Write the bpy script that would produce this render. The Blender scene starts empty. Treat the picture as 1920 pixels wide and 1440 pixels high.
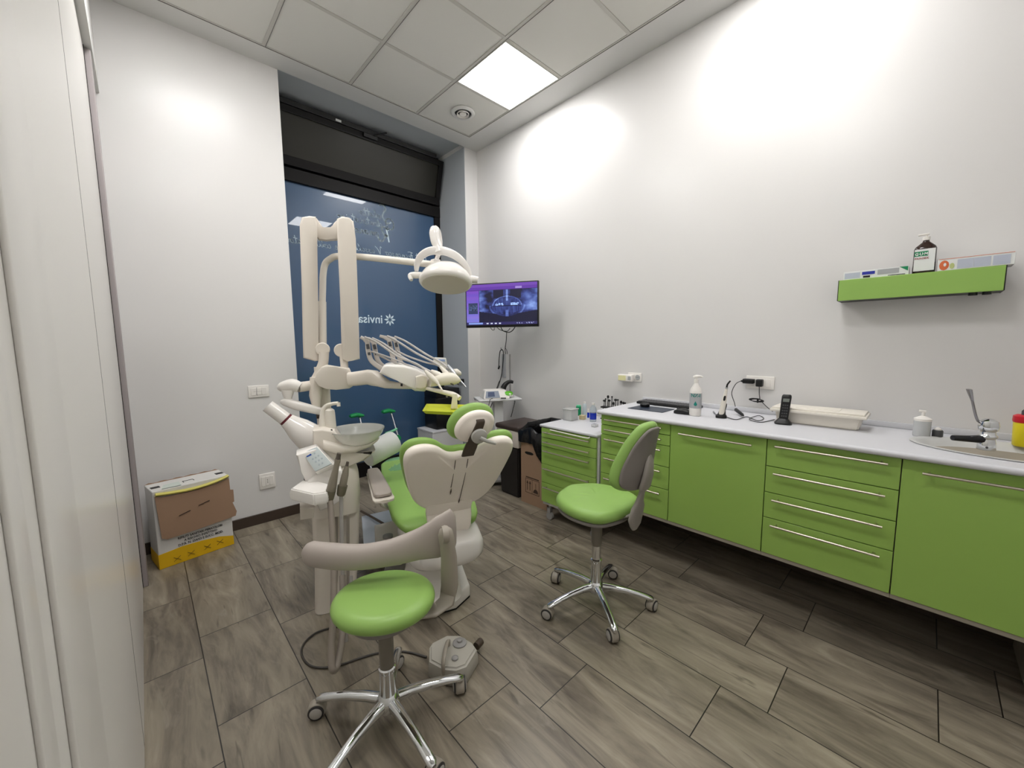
import bpy, bmesh, math, random
from mathutils import Vector, Matrix, Euler
random.seed(7)
PI = math.pi
S = bpy.context.scene
COL = S.collection
def R(d): return math.radians(d)

# ---------------------------------------------------------------- camera
CAM = Vector((-2.8320, -3.5420, 1.4030))
CRX, CRY, CRZ, FPX = -0.103, 0.008, -0.755, 734.9
def _rot(rx, ry, rz):
    return Matrix.Rotation(rz, 3, 'Z') @ Matrix.Rotation(rx, 3, 'X') @ Matrix.Rotation(ry, 3, 'Y')
CR = _rot(CRX, CRY, CRZ)
cd = bpy.data.cameras.new('camera'); co = bpy.data.objects.new('camera', cd); COL.objects.link(co)
cd.sensor_fit = 'HORIZONTAL'; cd.sensor_width = 36; cd.lens = FPX/1920*36; cd.clip_start = 0.02; cd.clip_end = 60
ax, ay, az = CR.col[0], CR.col[1], CR.col[2]
co.matrix_world = Matrix(((ax[0], az[0], -ay[0], CAM[0]), (ax[1], az[1], -ay[1], CAM[1]), (ax[2], az[2], -ay[2], CAM[2]), (0, 0, 0, 1)))
S.camera = co
S.view_settings.view_transform = 'Standard'; S.view_settings.look = 'None'; S.view_settings.gamma = 1; S.view_settings.exposure = .22; S.view_settings.use_curve_mapping = False
def ray(u, v): return CR @ Vector(((u-960)/FPX, 1, -(v-720)/FPX))
def at(u, v, x=None, y=None, z=None, d=None):
    """the point of the room that is seen at (u, v) and lies on a given wall, height or distance"""
    r = ray(u, v)
    if d is not None: return CAM + r*d
    if x is not None: return CAM + r*((x-CAM.x)/r.x)
    if y is not None: return CAM + r*((y-CAM.y)/r.y)
    return CAM + r*((z-CAM.z)/r.z)

# ---------------------------------------------------------------- materials
def lin(c):
    return tuple(((v/255)/12.92 if v/255 <= .04045 else ((v/255+.055)/1.055)**2.4) for v in c)
MATS = {}
def mat(name, rgb, rough=.5, metal=0, spec=.5, coat=0, trans=0, alpha=1, emit=None, es=0, bump=0, bscale=60, var=0, ior=1.45, sss=0):
    if name in MATS: return MATS[name]
    m = bpy.data.materials.new(name); m.use_nodes = True
    nt = m.node_tree; b = nt.nodes['Principled BSDF']
    c = lin(rgb)
    b.inputs['Base Color'].default_value = (*c, 1)
    b.inputs['Roughness'].default_value = rough; b.inputs['Metallic'].default_value = metal
    b.inputs['Specular IOR Level'].default_value = spec; b.inputs['Coat Weight'].default_value = coat
    b.inputs['Coat Roughness'].default_value = .06
    b.inputs['Transmission Weight'].default_value = trans; b.inputs['Alpha'].default_value = alpha; b.inputs['IOR'].default_value = ior
    if emit: b.inputs['Emission Color'].default_value = (*emit, 1); b.inputs['Emission Strength'].default_value = es
    tc = nt.nodes.new('ShaderNodeTexCoord')
    nz = nt.nodes.new('ShaderNodeTexNoise'); nz.inputs['Scale'].default_value = bscale; nz.inputs['Detail'].default_value = 4
    nt.links.new(tc.outputs['Object'], nz.inputs['Vector'])
    if bump:
        bp = nt.nodes.new('ShaderNodeBump'); bp.inputs['Strength'].default_value = bump; bp.inputs['Distance'].default_value = .002
        nt.links.new(nz.outputs['Fac'], bp.inputs['Height']); nt.links.new(bp.outputs['Normal'], b.inputs['Normal'])
    if var:
        mx = nt.nodes.new('ShaderNodeMix'); mx.data_type = 'RGBA'
        n2 = nt.nodes.new('ShaderNodeTexNoise'); n2.inputs['Scale'].default_value = 6; n2.inputs['Detail'].default_value = 5
        nt.links.new(tc.outputs['Object'], n2.inputs['Vector'])
        mx.inputs['A'].default_value = (*[v*(1-var) for v in c], 1); mx.inputs['B'].default_value = (*[min(1, v*(1+var)) for v in c], 1)
        nt.links.new(n2.outputs['Fac'], mx.inputs['Factor']); nt.links.new(mx.outputs['Result'], b.inputs['Base Color'])
    MATS[name] = m; return m

WALL = mat('wall_paint', (218, 216, 214), .29, spec=.42, bump=.05, bscale=25)
CEIL = mat('ceiling_tile', (220, 218, 212), .9, spec=.2, bump=.1, bscale=220)
PLAS = mat('plaster_border', (214, 213, 210), .6, bump=.03)
TBAR = mat('ceiling_rail', (196, 193, 186), .5)
TDARK = mat('rail_groove', (110, 108, 104), .8)
REVEAL_SHADE = mat('reveal_shade_tint', (184, 189, 194), .7)  # wall colour darkened: shade of the window recess put into the colour
DOORM = mat('door_lacquer', (222, 219, 214), .28, spec=.5)
JAMB = mat('door_jamb_grey', (168, 160, 160), .4, metal=.2)
BLACK = mat('black_plastic', (14, 14, 15), .42)
BLACKM = mat('black_aluminium', (19, 17, 17), .5, spec=.25, bump=.02)
BLACKG = mat('black_gloss', (8, 8, 9), .15)
BAG = mat('black_bag_film', (10, 10, 11), .22, spec=.6, bump=.9, bscale=35)
GREENC = mat('green_lacquer', (148, 182, 90), .2, spec=.45, var=.03)
GREENV = mat('green_vinyl', (142, 179, 94), .36, spec=.4, bump=.05, bscale=300)
WHITEP = mat('white_plastic', (232, 228, 222), .3)
WHITEG = mat('white_gloss', (236, 232, 227), .12, spec=.55)
CREAMP = mat('cream_plastic', (222, 214, 203), .38)
SHELLC = mat('chair_shell_cream', (246, 237, 227), .3)
WHIPG = mat('whip_arm_grey', (184, 177, 170), .4)
IVORY = mat('ivory_plastic', (224, 218, 207), .45, bump=.03)
WHITEM = mat('white_melamine', (210, 210, 210), .4, bump=.02)
TOPM = mat('white_laminate', (204, 204, 208), .45, var=.02, bump=.03)
UNDER = mat('carcass_board', (150, 142, 128), .7)
TAUPE = mat('taupe_plastic', (158, 150, 138), .45)
TAUPEP = mat('taupe_pad', (172, 162, 154), .5, bump=.04, bscale=200)
GREYP = mat('grey_plastic', (150, 148, 146), .45)
DGREY = mat('dark_grey_plastic', (70, 70, 72), .45)
DGREY2 = mat('stool_shell_grey', (128, 122, 118), .5)
CHROME = mat('chrome', (226, 228, 230), .07, metal=1)
STEEL = mat('brushed_steel', (205, 198, 182), .28, metal=1)
ALU = mat('satin_aluminium', (180, 182, 186), .35, metal=1)
BROWN = mat('brown_strap', (74, 62, 52), .5)
LIDB = mat('brown_lid', (62, 50, 46), .4, bump=.05)
BIND = mat('dark_bin_body', (34, 31, 30), .4)
BINW = mat('bin_upper_band', (206, 197, 188), .45)
CARD = mat('cardboard', (158, 128, 104), .85, var=.05, bump=.15, bscale=90)
CARDD = mat('cardboard_print', (62, 46, 38), .8)
BOXW = mat('coated_board_white', (212, 210, 206), .6, var=.02)
BOXY = mat('yellow_print', (224, 178, 12), .6)
YFILM = mat('yellow_liner_film', (206, 196, 96), .3, bump=.5, bscale=40)
BASEB = mat('brown_skirting_tile', (66, 54, 46), .45, var=.08)
GLASSP = mat('clear_plastic', (225, 235, 238), .08, trans=.92, ior=1.3)
BOWL = mat('bowl_glass', (228, 228, 222), .12, trans=.6, ior=1.25)
YTRAY = mat('yellow_silicone', (196, 202, 48), .42)
CRGRN = mat('crutch_green', (24, 142, 78), .45)
CUFF = mat('mint_handle', (120, 200, 150), .5)
RED = mat('red_plastic', (196, 20, 38), .35)
YEL = mat('yellow_plastic', (232, 214, 34), .4)
BLUEL = mat('blue_liquid', (22, 50, 170), .2)
TEAL = mat('teal_print', (0, 128, 116), .5)
GREENP = mat('green_print', (0, 132, 84), .5)
GREYL = mat('grey_label', (168, 170, 172), .5)
PAPER = mat('white_label', (226, 228, 226), .6)
INK = mat('black_ink', (28, 26, 26), .7)
REDINK = mat('red_ink', (150, 40, 45), .6)
BLUEINK = mat('blue_ink', (38, 48, 160), .6)
BROWNB = mat('brown_bottle', (44, 26, 20), .15, coat=.3)
NAVY = mat('navy_mat', (44, 54, 70), .35)
LETTER = mat('frosted_lettering', (212, 230, 240), .6)
SKIRT = mat('hose_grey', (138, 128, 118), .5)
HOSEL = mat('hose_light', (176, 172, 168), .42)
TIP = mat('instrument_dark', (84, 76, 68), .4)
ORANGE = mat('orange_print', (214, 110, 64), .6)
PALEB = mat('pale_blue_print', (186, 192, 206), .6)
SKINW = mat('cartoncream', (226, 220, 200), .6)
LCD = mat('device_screen', (58, 72, 104), .25)
LIME = mat('lime_window', (88, 176, 22), .4)
OLIVE = mat('hopper_glass', (42, 41, 35), .3, spec=.4)
PINK = mat('dark_red_ring', (96, 24, 36), .4)

def floor_material():
    m = bpy.data.materials.new('wood_look_tile'); m.use_nodes = True
    nt = m.node_tree; N = nt.nodes; L = nt.links; b = N['Principled BSDF']
    g = N.new('ShaderNodeNewGeometry'); sp = N.new('ShaderNodeSeparateXYZ'); L.new(g.outputs['Position'], sp.inputs[0])
    def M(op, a, c=None):
        n = N.new('ShaderNodeMath'); n.operation = op
        for i, q in enumerate((a, c)):
            if q is None: continue
            if hasattr(q, 'links') or not isinstance(q, (int, float)): L.new(q, n.inputs[i])
            else: n.inputs[i].default_value = q
        return n.outputs[0]
    u = M('ADD', sp.outputs['Y'], -.444+.61*30); v = M('ADD', sp.outputs['X'], 1.513+.305*40)
    cb = N.new('ShaderNodeCombineXYZ'); L.new(u, cb.inputs[0]); L.new(v, cb.inputs[1])
    br = N.new('ShaderNodeTexBrick'); L.new(cb.outputs[0], br.inputs['Vector'])
    br.offset = .728; br.offset_frequency = 2; br.squash = 1
    br.inputs['Scale'].default_value = 1; br.inputs['Brick Width'].default_value = .61; br.inputs['Row Height'].default_value = .305
    br.inputs['Mortar Size'].default_value = .0021; br.inputs['Mortar Smooth'].default_value = .1; br.inputs['Bias'].default_value = 0
    br.inputs['Color1'].default_value = (0, 0, 0, 1); br.inputs['Color2'].default_value = (1, 1, 1, 1); br.inputs['Mortar'].default_value = (.5, .5, .5, 1)
    # long grain along the tile, shifted per tile
    rnd = M('MULTIPLY', br.outputs['Color'], 7.0)
    def noise(su, sv, det, rough, dist=0):
        a = M('MULTIPLY', u, su); c = M('MULTIPLY', v, sv)
        q = N.new('ShaderNodeCombineXYZ'); L.new(a, q.inputs[0]); L.new(c, q.inputs[1]); L.new(rnd, q.inputs[2])
        n = N.new('ShaderNodeTexNoise'); n.inputs['Scale'].default_value = 1; n.inputs['Detail'].default_value = det
        n.inputs['Roughness'].default_value = rough; n.inputs['Distortion'].default_value = dist
        L.new(q.outputs[0], n.inputs['Vector']); return n.outputs['Fac']
    n1 = noise(2.1, 11, 6, .62, .9); n2 = noise(6, 50, 4, .6, .3); n3 = noise(3.2, 10, 4, .55, 1.8)
    s1 = M('MULTIPLY', n1, .66); s2 = M('MULTIPLY', n2, .10); s = M('ADD', s1, s2); s = M('ADD', s, M('MULTIPLY', br.outputs['Color'], .06)); s = M('ADD', s, .07)
    cr = N.new('ShaderNodeValToRGB'); L.new(s, cr.inputs[0])
    e = cr.color_ramp.elements
    e[0].position = .30; e[0].color = (*lin((74, 68, 57)), 1); e[1].position = .64; e[1].color = (*lin((158, 149, 131)), 1)
    for p, c in ((.40, (106, 97, 85)), (.48, (127, 118, 103)), (.55, (140, 130, 114))):
        k = e.new(p); k.color = (*lin(c), 1)
    # pale weathered streaks and dark cracks
    r3 = N.new('ShaderNodeValToRGB'); L.new(n3, r3.inputs[0]); r3.color_ramp.elements[0].position = .60; r3.color_ramp.elements[1].position = .72
    mx = N.new('ShaderNodeMix'); mx.data_type = 'RGBA'; L.new(M('MULTIPLY', r3.outputs[0], .45), mx.inputs['Factor']); L.new(cr.outputs[0], mx.inputs['A']); mx.inputs['B'].default_value = (*lin((156, 148, 134)), 1)
    n4 = noise(4.5, 34, 2, .5, .8)
    r4 = N.new('ShaderNodeValToRGB'); L.new(n4, r4.inputs[0]); r4.color_ramp.elements[0].position = .25; r4.color_ramp.elements[1].position = .36
    r4.color_ramp.elements[0].color = (1, 1, 1, 1); r4.color_ramp.elements[1].color = (0, 0, 0, 1)
    m3 = N.new('ShaderNodeMix'); m3.data_type = 'RGBA'; L.new(M('MULTIPLY', r4.outputs[0], .6), m3.inputs['Factor']); L.new(mx.outputs['Result'], m3.inputs['A']); m3.inputs['B'].default_value = (*lin((66, 57, 48)), 1)
    m2 = N.new('ShaderNodeMix'); m2.data_type = 'RGBA'; L.new(br.outputs['Fac'], m2.inputs['Factor']); L.new(m3.outputs['Result'], m2.inputs['A']); m2.inputs['B'].default_value = (*lin((34, 30, 25)), 1)
    L.new(m2.outputs['Result'], b.inputs['Base Color'])
    b.inputs['Roughness'].default_value = .33; b.inputs['Specular IOR Level'].default_value = .5
    bp = N.new('ShaderNodeBump'); bp.inputs['Strength'].default_value = .25; bp.inputs['Distance'].default_value = .002
    h = M('SUBTRACT', M('MULTIPLY', s, .5), br.outputs['Fac']); L.new(h, bp.inputs['Height']); L.new(bp.outputs['Normal'], b.inputs['Normal'])
    return m
FLOORM = floor_material()

def film_material():
    m = mat('blue_window_film', (56, 86, 120), .12, spec=.6)
    b = m.node_tree.nodes['Principled BSDF']
    b.inputs['Coat Weight'].default_value = .6; b.inputs['Coat Roughness'].default_value = .015; b.inputs['Roughness'].default_value = .3
    return m
FILM = film_material()

# ---------------------------------------------------------------- mesh helpers
def BM(): return bmesh.new()
def base_of(parent):
    o = Vector((0, 0, 0)); p = parent
    while p: o += p.location; p = p.parent
    return o
def obj(name, bm, m, parent=None, smooth=None, local=False):
    """link a bmesh as ONE mesh object; coordinates are those of the room unless local"""
    bmesh.ops.remove_doubles(bm, verts=bm.verts, dist=1e-6)
    bmesh.ops.recalc_face_normals(bm, faces=bm.faces)
    if parent is not None and not local:
        o = base_of(parent); bmesh.ops.translate(bm, verts=bm.verts, vec=-o)
    me = bpy.data.meshes.new(name); bm.to_mesh(me); bm.free()
    if smooth is None: smooth = 40
    if smooth:
        for p in me.polygons: p.use_smooth = True
        try: me.set_sharp_from_angle(angle=R(smooth))
        except Exception: pass
    for q in (m if isinstance(m, (list, tuple)) else [m]): me.materials.append(q)
    ob = bpy.data.objects.new(name, me); COL.objects.link(ob)
    if parent is not None: ob.parent = parent
    else:
        # origin at the base of the thing
        xs = [v.co for v in me.vertices]
        c = Vector(((min(v.x for v in xs)+max(v.x for v in xs))/2, (min(v.y for v in xs)+max(v.y for v in xs))/2, min(v.z for v in xs)))
        me.transform(Matrix.Translation(-c)); ob.location = c
    return ob
def tag(o, label=None, cat=None, group=None, kind=None):
    if label: o['label'] = label
    if cat: o['category'] = cat
    if group: o['group'] = group
    if kind: o['kind'] = kind
    return o
def thing(name, label, cat, loc=(0, 0, 0), rz=0, group=None):
    o = bpy.data.objects.new(name, None); COL.objects.link(o); o.empty_display_size = .05
    o.location = loc; o.rotation_euler = (0, 0, rz)
    return tag(o, label, cat, group)
def one(name, bm, m, label, cat, group=None, smooth=None):
    return tag(obj(name, bm, m, None, smooth), label, cat, group)
def struct(name, bm, m, parent=None, smooth=None):
    o = obj(name, bm, m, parent, smooth)
    if parent is None: o['kind'] = 'structure'
    return o
def box(bm, x0, x1, y0, y1, z0, z1, bev=0, seg=2, mi=0, M=None):
    vs = [bm.verts.new((x, y, z)) for x in (x0, x1) for y in (y0, y1) for z in (z0, z1)]
    F = [(0, 1, 3, 2), (4, 6, 7, 5), (0, 4, 5, 1), (2, 3, 7, 6), (0, 2, 6, 4), (1, 5, 7, 3)]
    fs = [bm.faces.new([vs[i] for i in f]) for f in F]
    for f in fs: f.material_index = mi
    if bev:
        ed = list({e for f in fs for e in f.edges})
        r = bmesh.ops.bevel(bm, geom=ed, offset=bev, segments=seg, affect='EDGES', profile=.5)
        vs = list({v for f in r['faces'] for v in f.verts} | {v for v in vs if v.is_valid})
    if M is not None: bmesh.ops.transform(bm, matrix=M, verts=[v for v in vs if v.is_valid])
    return bm
def cbox(bm, c, s, bev=0, M=None, seg=2, mi=0):
    return box(bm, c[0]-s[0]/2, c[0]+s[0]/2, c[1]-s[1]/2, c[1]+s[1]/2, c[2]-s[2]/2, c[2]+s[2]/2, bev, seg, mi, M)
def ring(bm, pts): return [bm.verts.new(p) for p in pts]
def skin(bm, rings, cap=True, closed=True, mi=0):
    for a, b in zip(rings[:-1], rings[1:]):
        n = len(a)
        for i in range(n if closed else n-1):
            f = bm.faces.new((a[i], a[(i+1) % n], b[(i+1) % n], b[i])); f.material_index = mi
    if cap:
        for r in (rings[0], rings[-1]):
            f = bm.faces.new(r); f.material_index = mi
def frame(d, up=Vector((0, 0, 1))):
    d = Vector(d).normalized(); up = Vector(up)
    if abs(d.dot(up)) > .98: up = Vector((1, 0, 0)) if abs(d.x) < .9 else Vector((0, 1, 0))
    a = d.cross(up).normalized(); b = a.cross(d).normalized(); return a, b
def cyl(bm, p0, p1, r0, r1=None, n=20, mi=0, cap=True):
    p0, p1 = Vector(p0), Vector(p1); r1 = r0 if r1 is None else r1
    a, b = frame(p1-p0)
    rs = [ring(bm, [p+a*(r*math.cos(2*PI*i/n))+b*(r*math.sin(2*PI*i/n)) for i in range(n)]) for p, r in ((p0, r0), (p1, r1))]
    skin(bm, rs, cap, mi=mi); return bm
def lathe(bm, prof, c=(0, 0, 0), axis=(0, 0, 1), n=28, mi=0, sx=1, sy=1, cap=True, up=Vector((0, 0, 1))):
    c = Vector(c); d = Vector(axis).normalized(); a, b = frame(d, up)
    rs = [ring(bm, [c+d*h+a*(sx*max(r, 1e-4)*math.cos(2*PI*i/n))+b*(sy*max(r, 1e-4)*math.sin(2*PI*i/n)) for i in range(n)]) for r, h in prof]
    skin(bm, rs, cap, mi=mi); return bm
def smoothpath(P, k=6, closed=False):
    P = [Vector(p) for p in P]; n = len(P); out = []
    if n < 3: return P
    for i in range(n if closed else n-1):
        g = lambda j: P[j % n] if closed else P[max(0, min(n-1, j))]
        p0, p1, p2, p3 = g(i-1), g(i), g(i+1), g(i+2)
        for s in range(k):
            t = s/k
            out.append(.5*((2*p1)+(-p0+p2)*t+(2*p0-5*p1+4*p2-p3)*t*t+(-p0+3*p1-3*p2+p3)*t**3))
    if not closed: out.append(P[-1])
    return out
def tube(bm, P, r, n=10, k=6, mi=0, closed=False, flat=1, up=Vector((0, 0, 1))):
    """round tube along a smoothed path; r a number or a list per control point"""
    P = [Vector(p) for p in P]
    rr = r if isinstance(r, (list, tuple)) else [r]*len(P)
    Q = smoothpath(P, k, closed); m = len(Q)
    rad = []
    for i in range(m):
        t = i/max(1, (m if closed else m-1))*(len(P)-(0 if closed else 1)); j = min(int(t), len(rr)-1); j2 = min(j+1, len(rr)-1); f = t-int(t)
        rad.append(rr[j]*(1-f)+rr[j2]*f)
    rings = []; pa = None
    for i, q in enumerate(Q):
        if closed: d = Q[(i+1) % m]-Q[i-1]
        else: d = Q[min(i+1, m-1)]-Q[max(i-1, 0)]
        if d.length < 1e-9: d = Vector((0, 0, 1))
        d.normalize()
        if pa is None: a, b = frame(d, up)
        else:
            a = (pa-d*pa.dot(d))
            a = a.normalized() if a.length > 1e-6 else frame(d, up)[0]
            b = a.cross(d)
        pa = a
        rings.append(ring(bm, [q+a*(rad[i]*math.cos(2*PI*s/n))+b*(flat*rad[i]*math.sin(2*PI*s/n)) for s in range(n)]))
    if closed:
        rings.append(rings[0]); skin(bm, rings, False, mi=mi)
    else: skin(bm, rings, True, mi=mi)
    return bm
def prism(bm, pts, thick, bev=0, mi=0, seg=2):
    """closed outline (3-D, planar) extruded by the vector thick"""
    t = Vector(thick)
    a = ring(bm, [Vector(p)-t/2 for p in pts]); b = ring(bm, [Vector(p)+t/2 for p in pts]); n = len(a)
    fs = [bm.faces.new(a[::-1]), bm.faces.new(b)]
    for i in range(n): fs.append(bm.faces.new((a[i], a[(i+1) % n], b[(i+1) % n], b[i])))
    for f in fs: f.material_index = mi
    if bev:
        ed = list({e for f in fs[:2] for e in f.edges})
        bmesh.ops.bevel(bm, geom=ed, offset=bev, segments=seg, affect='EDGES', profile=.5)
    return bm
def pxslab(bm, px, d, thick, bev=.004, smooth=False, k=4, seg=2, n=None, mi=0):
    """an upright slab of real thickness standing at distance d; px is its outline"""
    c = [sum(p[i] for p in px)/len(px) for i in (0, 1)]
    o = at(c[0], c[1], d=d)
    if n is None:
        n = Vector((o.x-CAM.x, o.y-CAM.y, 0)).normalized()
    n = Vector(n).normalized()
    P = []
    for u, v in px:
        r = ray(u, v); P.append(CAM+r*((o-CAM).dot(n)/r.dot(n)))
    if smooth: P = smoothpath(P, k, True)
    return prism(bm, P, n*thick, bev, mi, seg)
def pad(bm, sections, n=28, e=2.6, mi=0):
    """loft of rounded (super-elliptic) sections: (centre, axisA, axisB, ra, rb)"""
    rs = []
    for c, A, B, ra, rb in sections:
        c, A, B = Vector(c), Vector(A), Vector(B); q = []
        for i in range(n):
            t = 2*PI*i/n; cs, sn = math.cos(t), math.sin(t)
            q.append(c+A*(ra*math.copysign(abs(cs)**(2/e), cs))+B*(rb*math.copysign(abs(sn)**(2/e), sn)))
        rs.append(ring(bm, q))
    skin(bm, rs, True, mi=mi); return bm
def cushion(bm, outline, O, A, B, Nn, t, edge=.03, dome=.012, mi=0, seg=5, back=True):
    """a padded plate: smooth outline in (A,B) coordinates at O, thickness t along Nn, rounded edge"""
    O, A, B, Nn = Vector(O), Vector(A), Vector(B), Vector(Nn)
    P = smoothpath([Vector((p[0], p[1], 0)) for p in outline], 5, True); m = len(P)
    c = sum(P, Vector())/m
    def off(dd):
        out = []
        for i in range(m):
            tt = (P[(i+1) % m]-P[i-1]); nn = Vector((tt.y, -tt.x, 0)).normalized()
            if nn.dot(P[i]-c) < 0 and (P[i]-c).length > 1e-6 and False: nn = -nn
            out.append(P[i]-nn*dd*sgn)
        return out
    area = sum(P[i].x*P[(i+1) % m].y-P[(i+1) % m].x*P[i].y for i in range(m)); sgn = 1 if area > 0 else -1
    rings = []
    for j in range(seg+1):
        a = PI/2*j/seg
        rings.append((edge*(1-math.sin(a)), -t/2+edge*.9*(0)+ (t/2)*(1-math.cos(a)) if True else 0))
    prof = []
    for j in range(seg+1):
        a = PI/2*j/seg; prof.append((edge*(1-math.sin(a)), -t/2*math.cos(a)))
    for j in range(1, seg+1):
        a = PI/2*j/seg; prof.append((edge*(1-math.cos(a)), t/2*math.sin(a)))
    rs = []
    for ins, h in prof:
        rs.append(ring(bm, [O+A*p.x+B*p.y+Nn*h for p in off(ins)]))
    # domed faces: shrink toward the centre
    def face(r0, h, sg):
        base = [(v.co.copy()) for v in r0]; cc = sum(base, Vector())/len(base); prev = r0
        for f in (.86, .70, .52, .34, .15):
            q = ring(bm, [cc+(p-cc)*f+Nn*(sg*dome*(1-f*f)) for p in base]); skin(bm, [prev, q], False, mi=mi); prev = q
        fc = bm.faces.new(prev); fc.material_index = mi
    skin(bm, rs, False, mi=mi)
    face(rs[0], -t/2, -1 if back else 0); face(rs[-1], t/2, 1)
    return bm
def text_mesh(s, size=1.0, shear=0, offset=0, ext=0.0, align='LEFT', space=1.0):
    cu = bpy.data.curves.new('t', 'FONT'); cu.body = s; cu.size = size; cu.shear = shear; cu.offset = offset; cu.extrude = ext; cu.align_x = align; cu.space_character = space
    cu.resolution_u = 3
    o = bpy.data.objects.new('t', cu); COL.objects.link(o)
    bpy.context.view_layer.update()
    me = bpy.data.meshes.new_from_object(o.evaluated_get(bpy.context.evaluated_depsgraph_get()))
    bpy.data.objects.remove(o); bpy.data.curves.remove(cu); return me
def add_text(bm, s, O, X, Y, size, shear=0, offset=0, ext=.0005, align='LEFT', sx=1, space=1.0):
    me = text_mesh(s, 1.0, shear, offset, 0, align, space)
    O, X, Y = Vector(O), Vector(X).normalized(), Vector(Y).normalized(); N_ = X.cross(Y)
    vs = [bm.verts.new(O+X*(v.co.x*size*sx)+Y*(v.co.y*size)) for v in me.vertices]; fs = []
    for p in me.polygons:
        try: fs.append(bm.faces.new([vs[i] for i in p.vertices]))
        except ValueError: pass
    if ext and fs:
        r = bmesh.ops.extrude_face_region(bm, geom=fs)
        bmesh.ops.translate(bm, verts=[g for g in r['geom'] if isinstance(g, bmesh.types.BMVert)], vec=N_*ext)
    bpy.data.meshes.remove(me); return bm
def label_quad(bm, O, X, Y, w, h, t=.0006, mi=0):
    O, X, Y = Vector(O), Vector(X).normalized(), Vector(Y).normalized(); N_ = X.cross(Y)
    return prism(bm, [O, O+X*w, O+X*w+Y*h, O+Y*h], N_*t, 0, mi)

H = 3.486
YW = .50           # plane of the shop window
XL = -2.95         # left wall
YF = -4.35         # wall behind the camera
# ================================================================= SETTING
bm = BM(); box(bm, XL-.1, .12, YF-.1, YW+.1, -.05, 0); struct('floor', bm, FLOORM, smooth=0)
bm = BM(); box(bm, 0, .12, YF-.1, YW+.12, 0, H+.1); struct('wall_right', bm, WALL, smooth=0)
bm = BM()
box(bm, XL-.1, -1.918, 0, YW+.12, 0, H+.1); struct('wall_back_left', bm, WALL, smooth=0)
bm = BM(); box(bm, -.168, 0, 0, YW+.12, 0, H+.1); wbr = struct('wall_back_right', bm, WALL, smooth=0)
bm = BM(); box(bm, -.1695, -.168, .002, YW, 0, H); obj('reveal_shade_panel', bm, REVEAL_SHADE, wbr, smooth=0)  # added thin panel, colours the side of the recess as if shaded
bm = BM(); box(bm, XL-.1, .1, YF-.1, YF, 0, H+.1); struct('wall_front', bm, WALL, smooth=0)
bm = BM(); box(bm, XL-.1, XL, YF, 0, 0, H+.1); struct('wall_left', bm, WALL, smooth=0)
# ceiling: plaster border all round, 60 cm tiles between slim rails
GX = [-.247-.6*i for i in range(5)]; GY = [-.194]+[-.794-.6*i for i in range(6)]
gx0, gx1, gy0, gy1 = GX[-1], GX[0], GY[-1], GY[0]
bm = BM()
box(bm, XL, gx0, YF, 0, H, H+.06); box(bm, gx1, 0, YF, 0, H, H+.06)
box(bm, gx0, gx1, YF, gy1-.6*6-.02, H, H+.06); box(bm, gx0, gx1, gy1, 0, H, H+.06)
ceil = struct('ceiling', bm, PLAS, smooth=0)
bm = BM()
lights = [(0, 1), (0, 4), (3, 1), (3, 4)]
vent_c = ((GX[0]+GX[1])/2, (GY[0]+GY[1])/2)
for i in range(4):
    for j in range(6):
        if (i, j) in lights: continue
        x1, x0 = GX[i]-.011, GX[i+1]+.011; y1, y0 = GY[j]-.011, GY[j+1]+.011
        box(bm, x0, x1, y0, y1, H+.006, H+.018, .002, 1)
obj('ceiling_tile_field', bm, CEIL, ceil, smooth=0)
bm = BM()
for x in GX: box(bm, x-.012, x+.012, gy0, gy1, H+.002, H+.03)
for y in GY: box(bm, gx0, gx1, y-.012, y+.012, H+.0022, H+.03)
obj('ceiling_rail', bm, TBAR, ceil, smooth=0)
bm = BM(); e = .0035
for x in (GX[0], GX[-1]): box(bm, x-e/2, x+e/2, gy0, gy1, H-.0004, H+.004)
for y in (GY[0], GY[-1]): box(bm, gx0, gx1, y-e/2, y+e/2, H-.0004, H+.004)
for i, x in enumerate(GX[1:-1]): box(bm, x+.010, x+.010+e*.6, gy0, gy1, H-.0002, H+.004)
obj('shadow_joint', bm, TDARK, ceil, smooth=0)
bm = BM(); box(bm, XL, 0, YF, YW+.1, H+.06, H+.09); obj('ceiling_slab', bm, PLAS, ceil, smooth=0)
bm = BM(); box(bm, -1.918, -.168, 0, YW+.1, H+.045, H+.0595); obj('recess_soffit', bm, REVEAL_SHADE, ceil, smooth=0)  # soffit raised and tinted darker to give the recess its shade
# skirting
bm = BM(); box(bm, XL, -1.918, -.012, 0, 0, .082, .003, 1); struct('baseboard_back', bm, BASEB)
bm = BM(); box(bm, -.012, 0, YF, -.012, 0, .082, .003, 1); struct('baseboard_right', bm, BASEB)
# ceiling lights
LEM = mat('led_diffuser', (255, 255, 255), .5, emit=(1, .992, .985), es=18.8)
names = {(0, 1): 'bright square LED panel in the ceiling beside the round air vent', (0, 4): 'square LED ceiling panel along the right wall above the sink end of the worktop',
         (3, 1): 'square LED ceiling panel above the left wall near the cardboard box', (3, 4): 'square LED ceiling panel above the sliding door end, out of the photo frame'}
for (i, j) in lights:
    cx, cy = (GX[i]+GX[i+1])/2, (GY[j]+GY[j+1])/2
    t = thing('ceiling_light', names[(i, j)], 'ceiling light', (cx, cy, H), group=None)
    bm = BM()
    for (a0, a1, b0, b1) in ((-.289, .289, .279, .289), (-.289, .289, -.289, -.279), (-.289, -.279, -.279, .279), (.279, .289, -.279, .279)):
        box(bm, cx+a0, cx+a1, cy+b0, cy+b1, H-.001, H+.02)
    obj('frame', bm, TBAR, t, smooth=0)
    bm = BM(); box(bm, cx-.279, cx+.279, cy-.279, cy+.279, H+.003, H+.012); obj('diffuser', bm, LEM, t, smooth=0)
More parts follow.
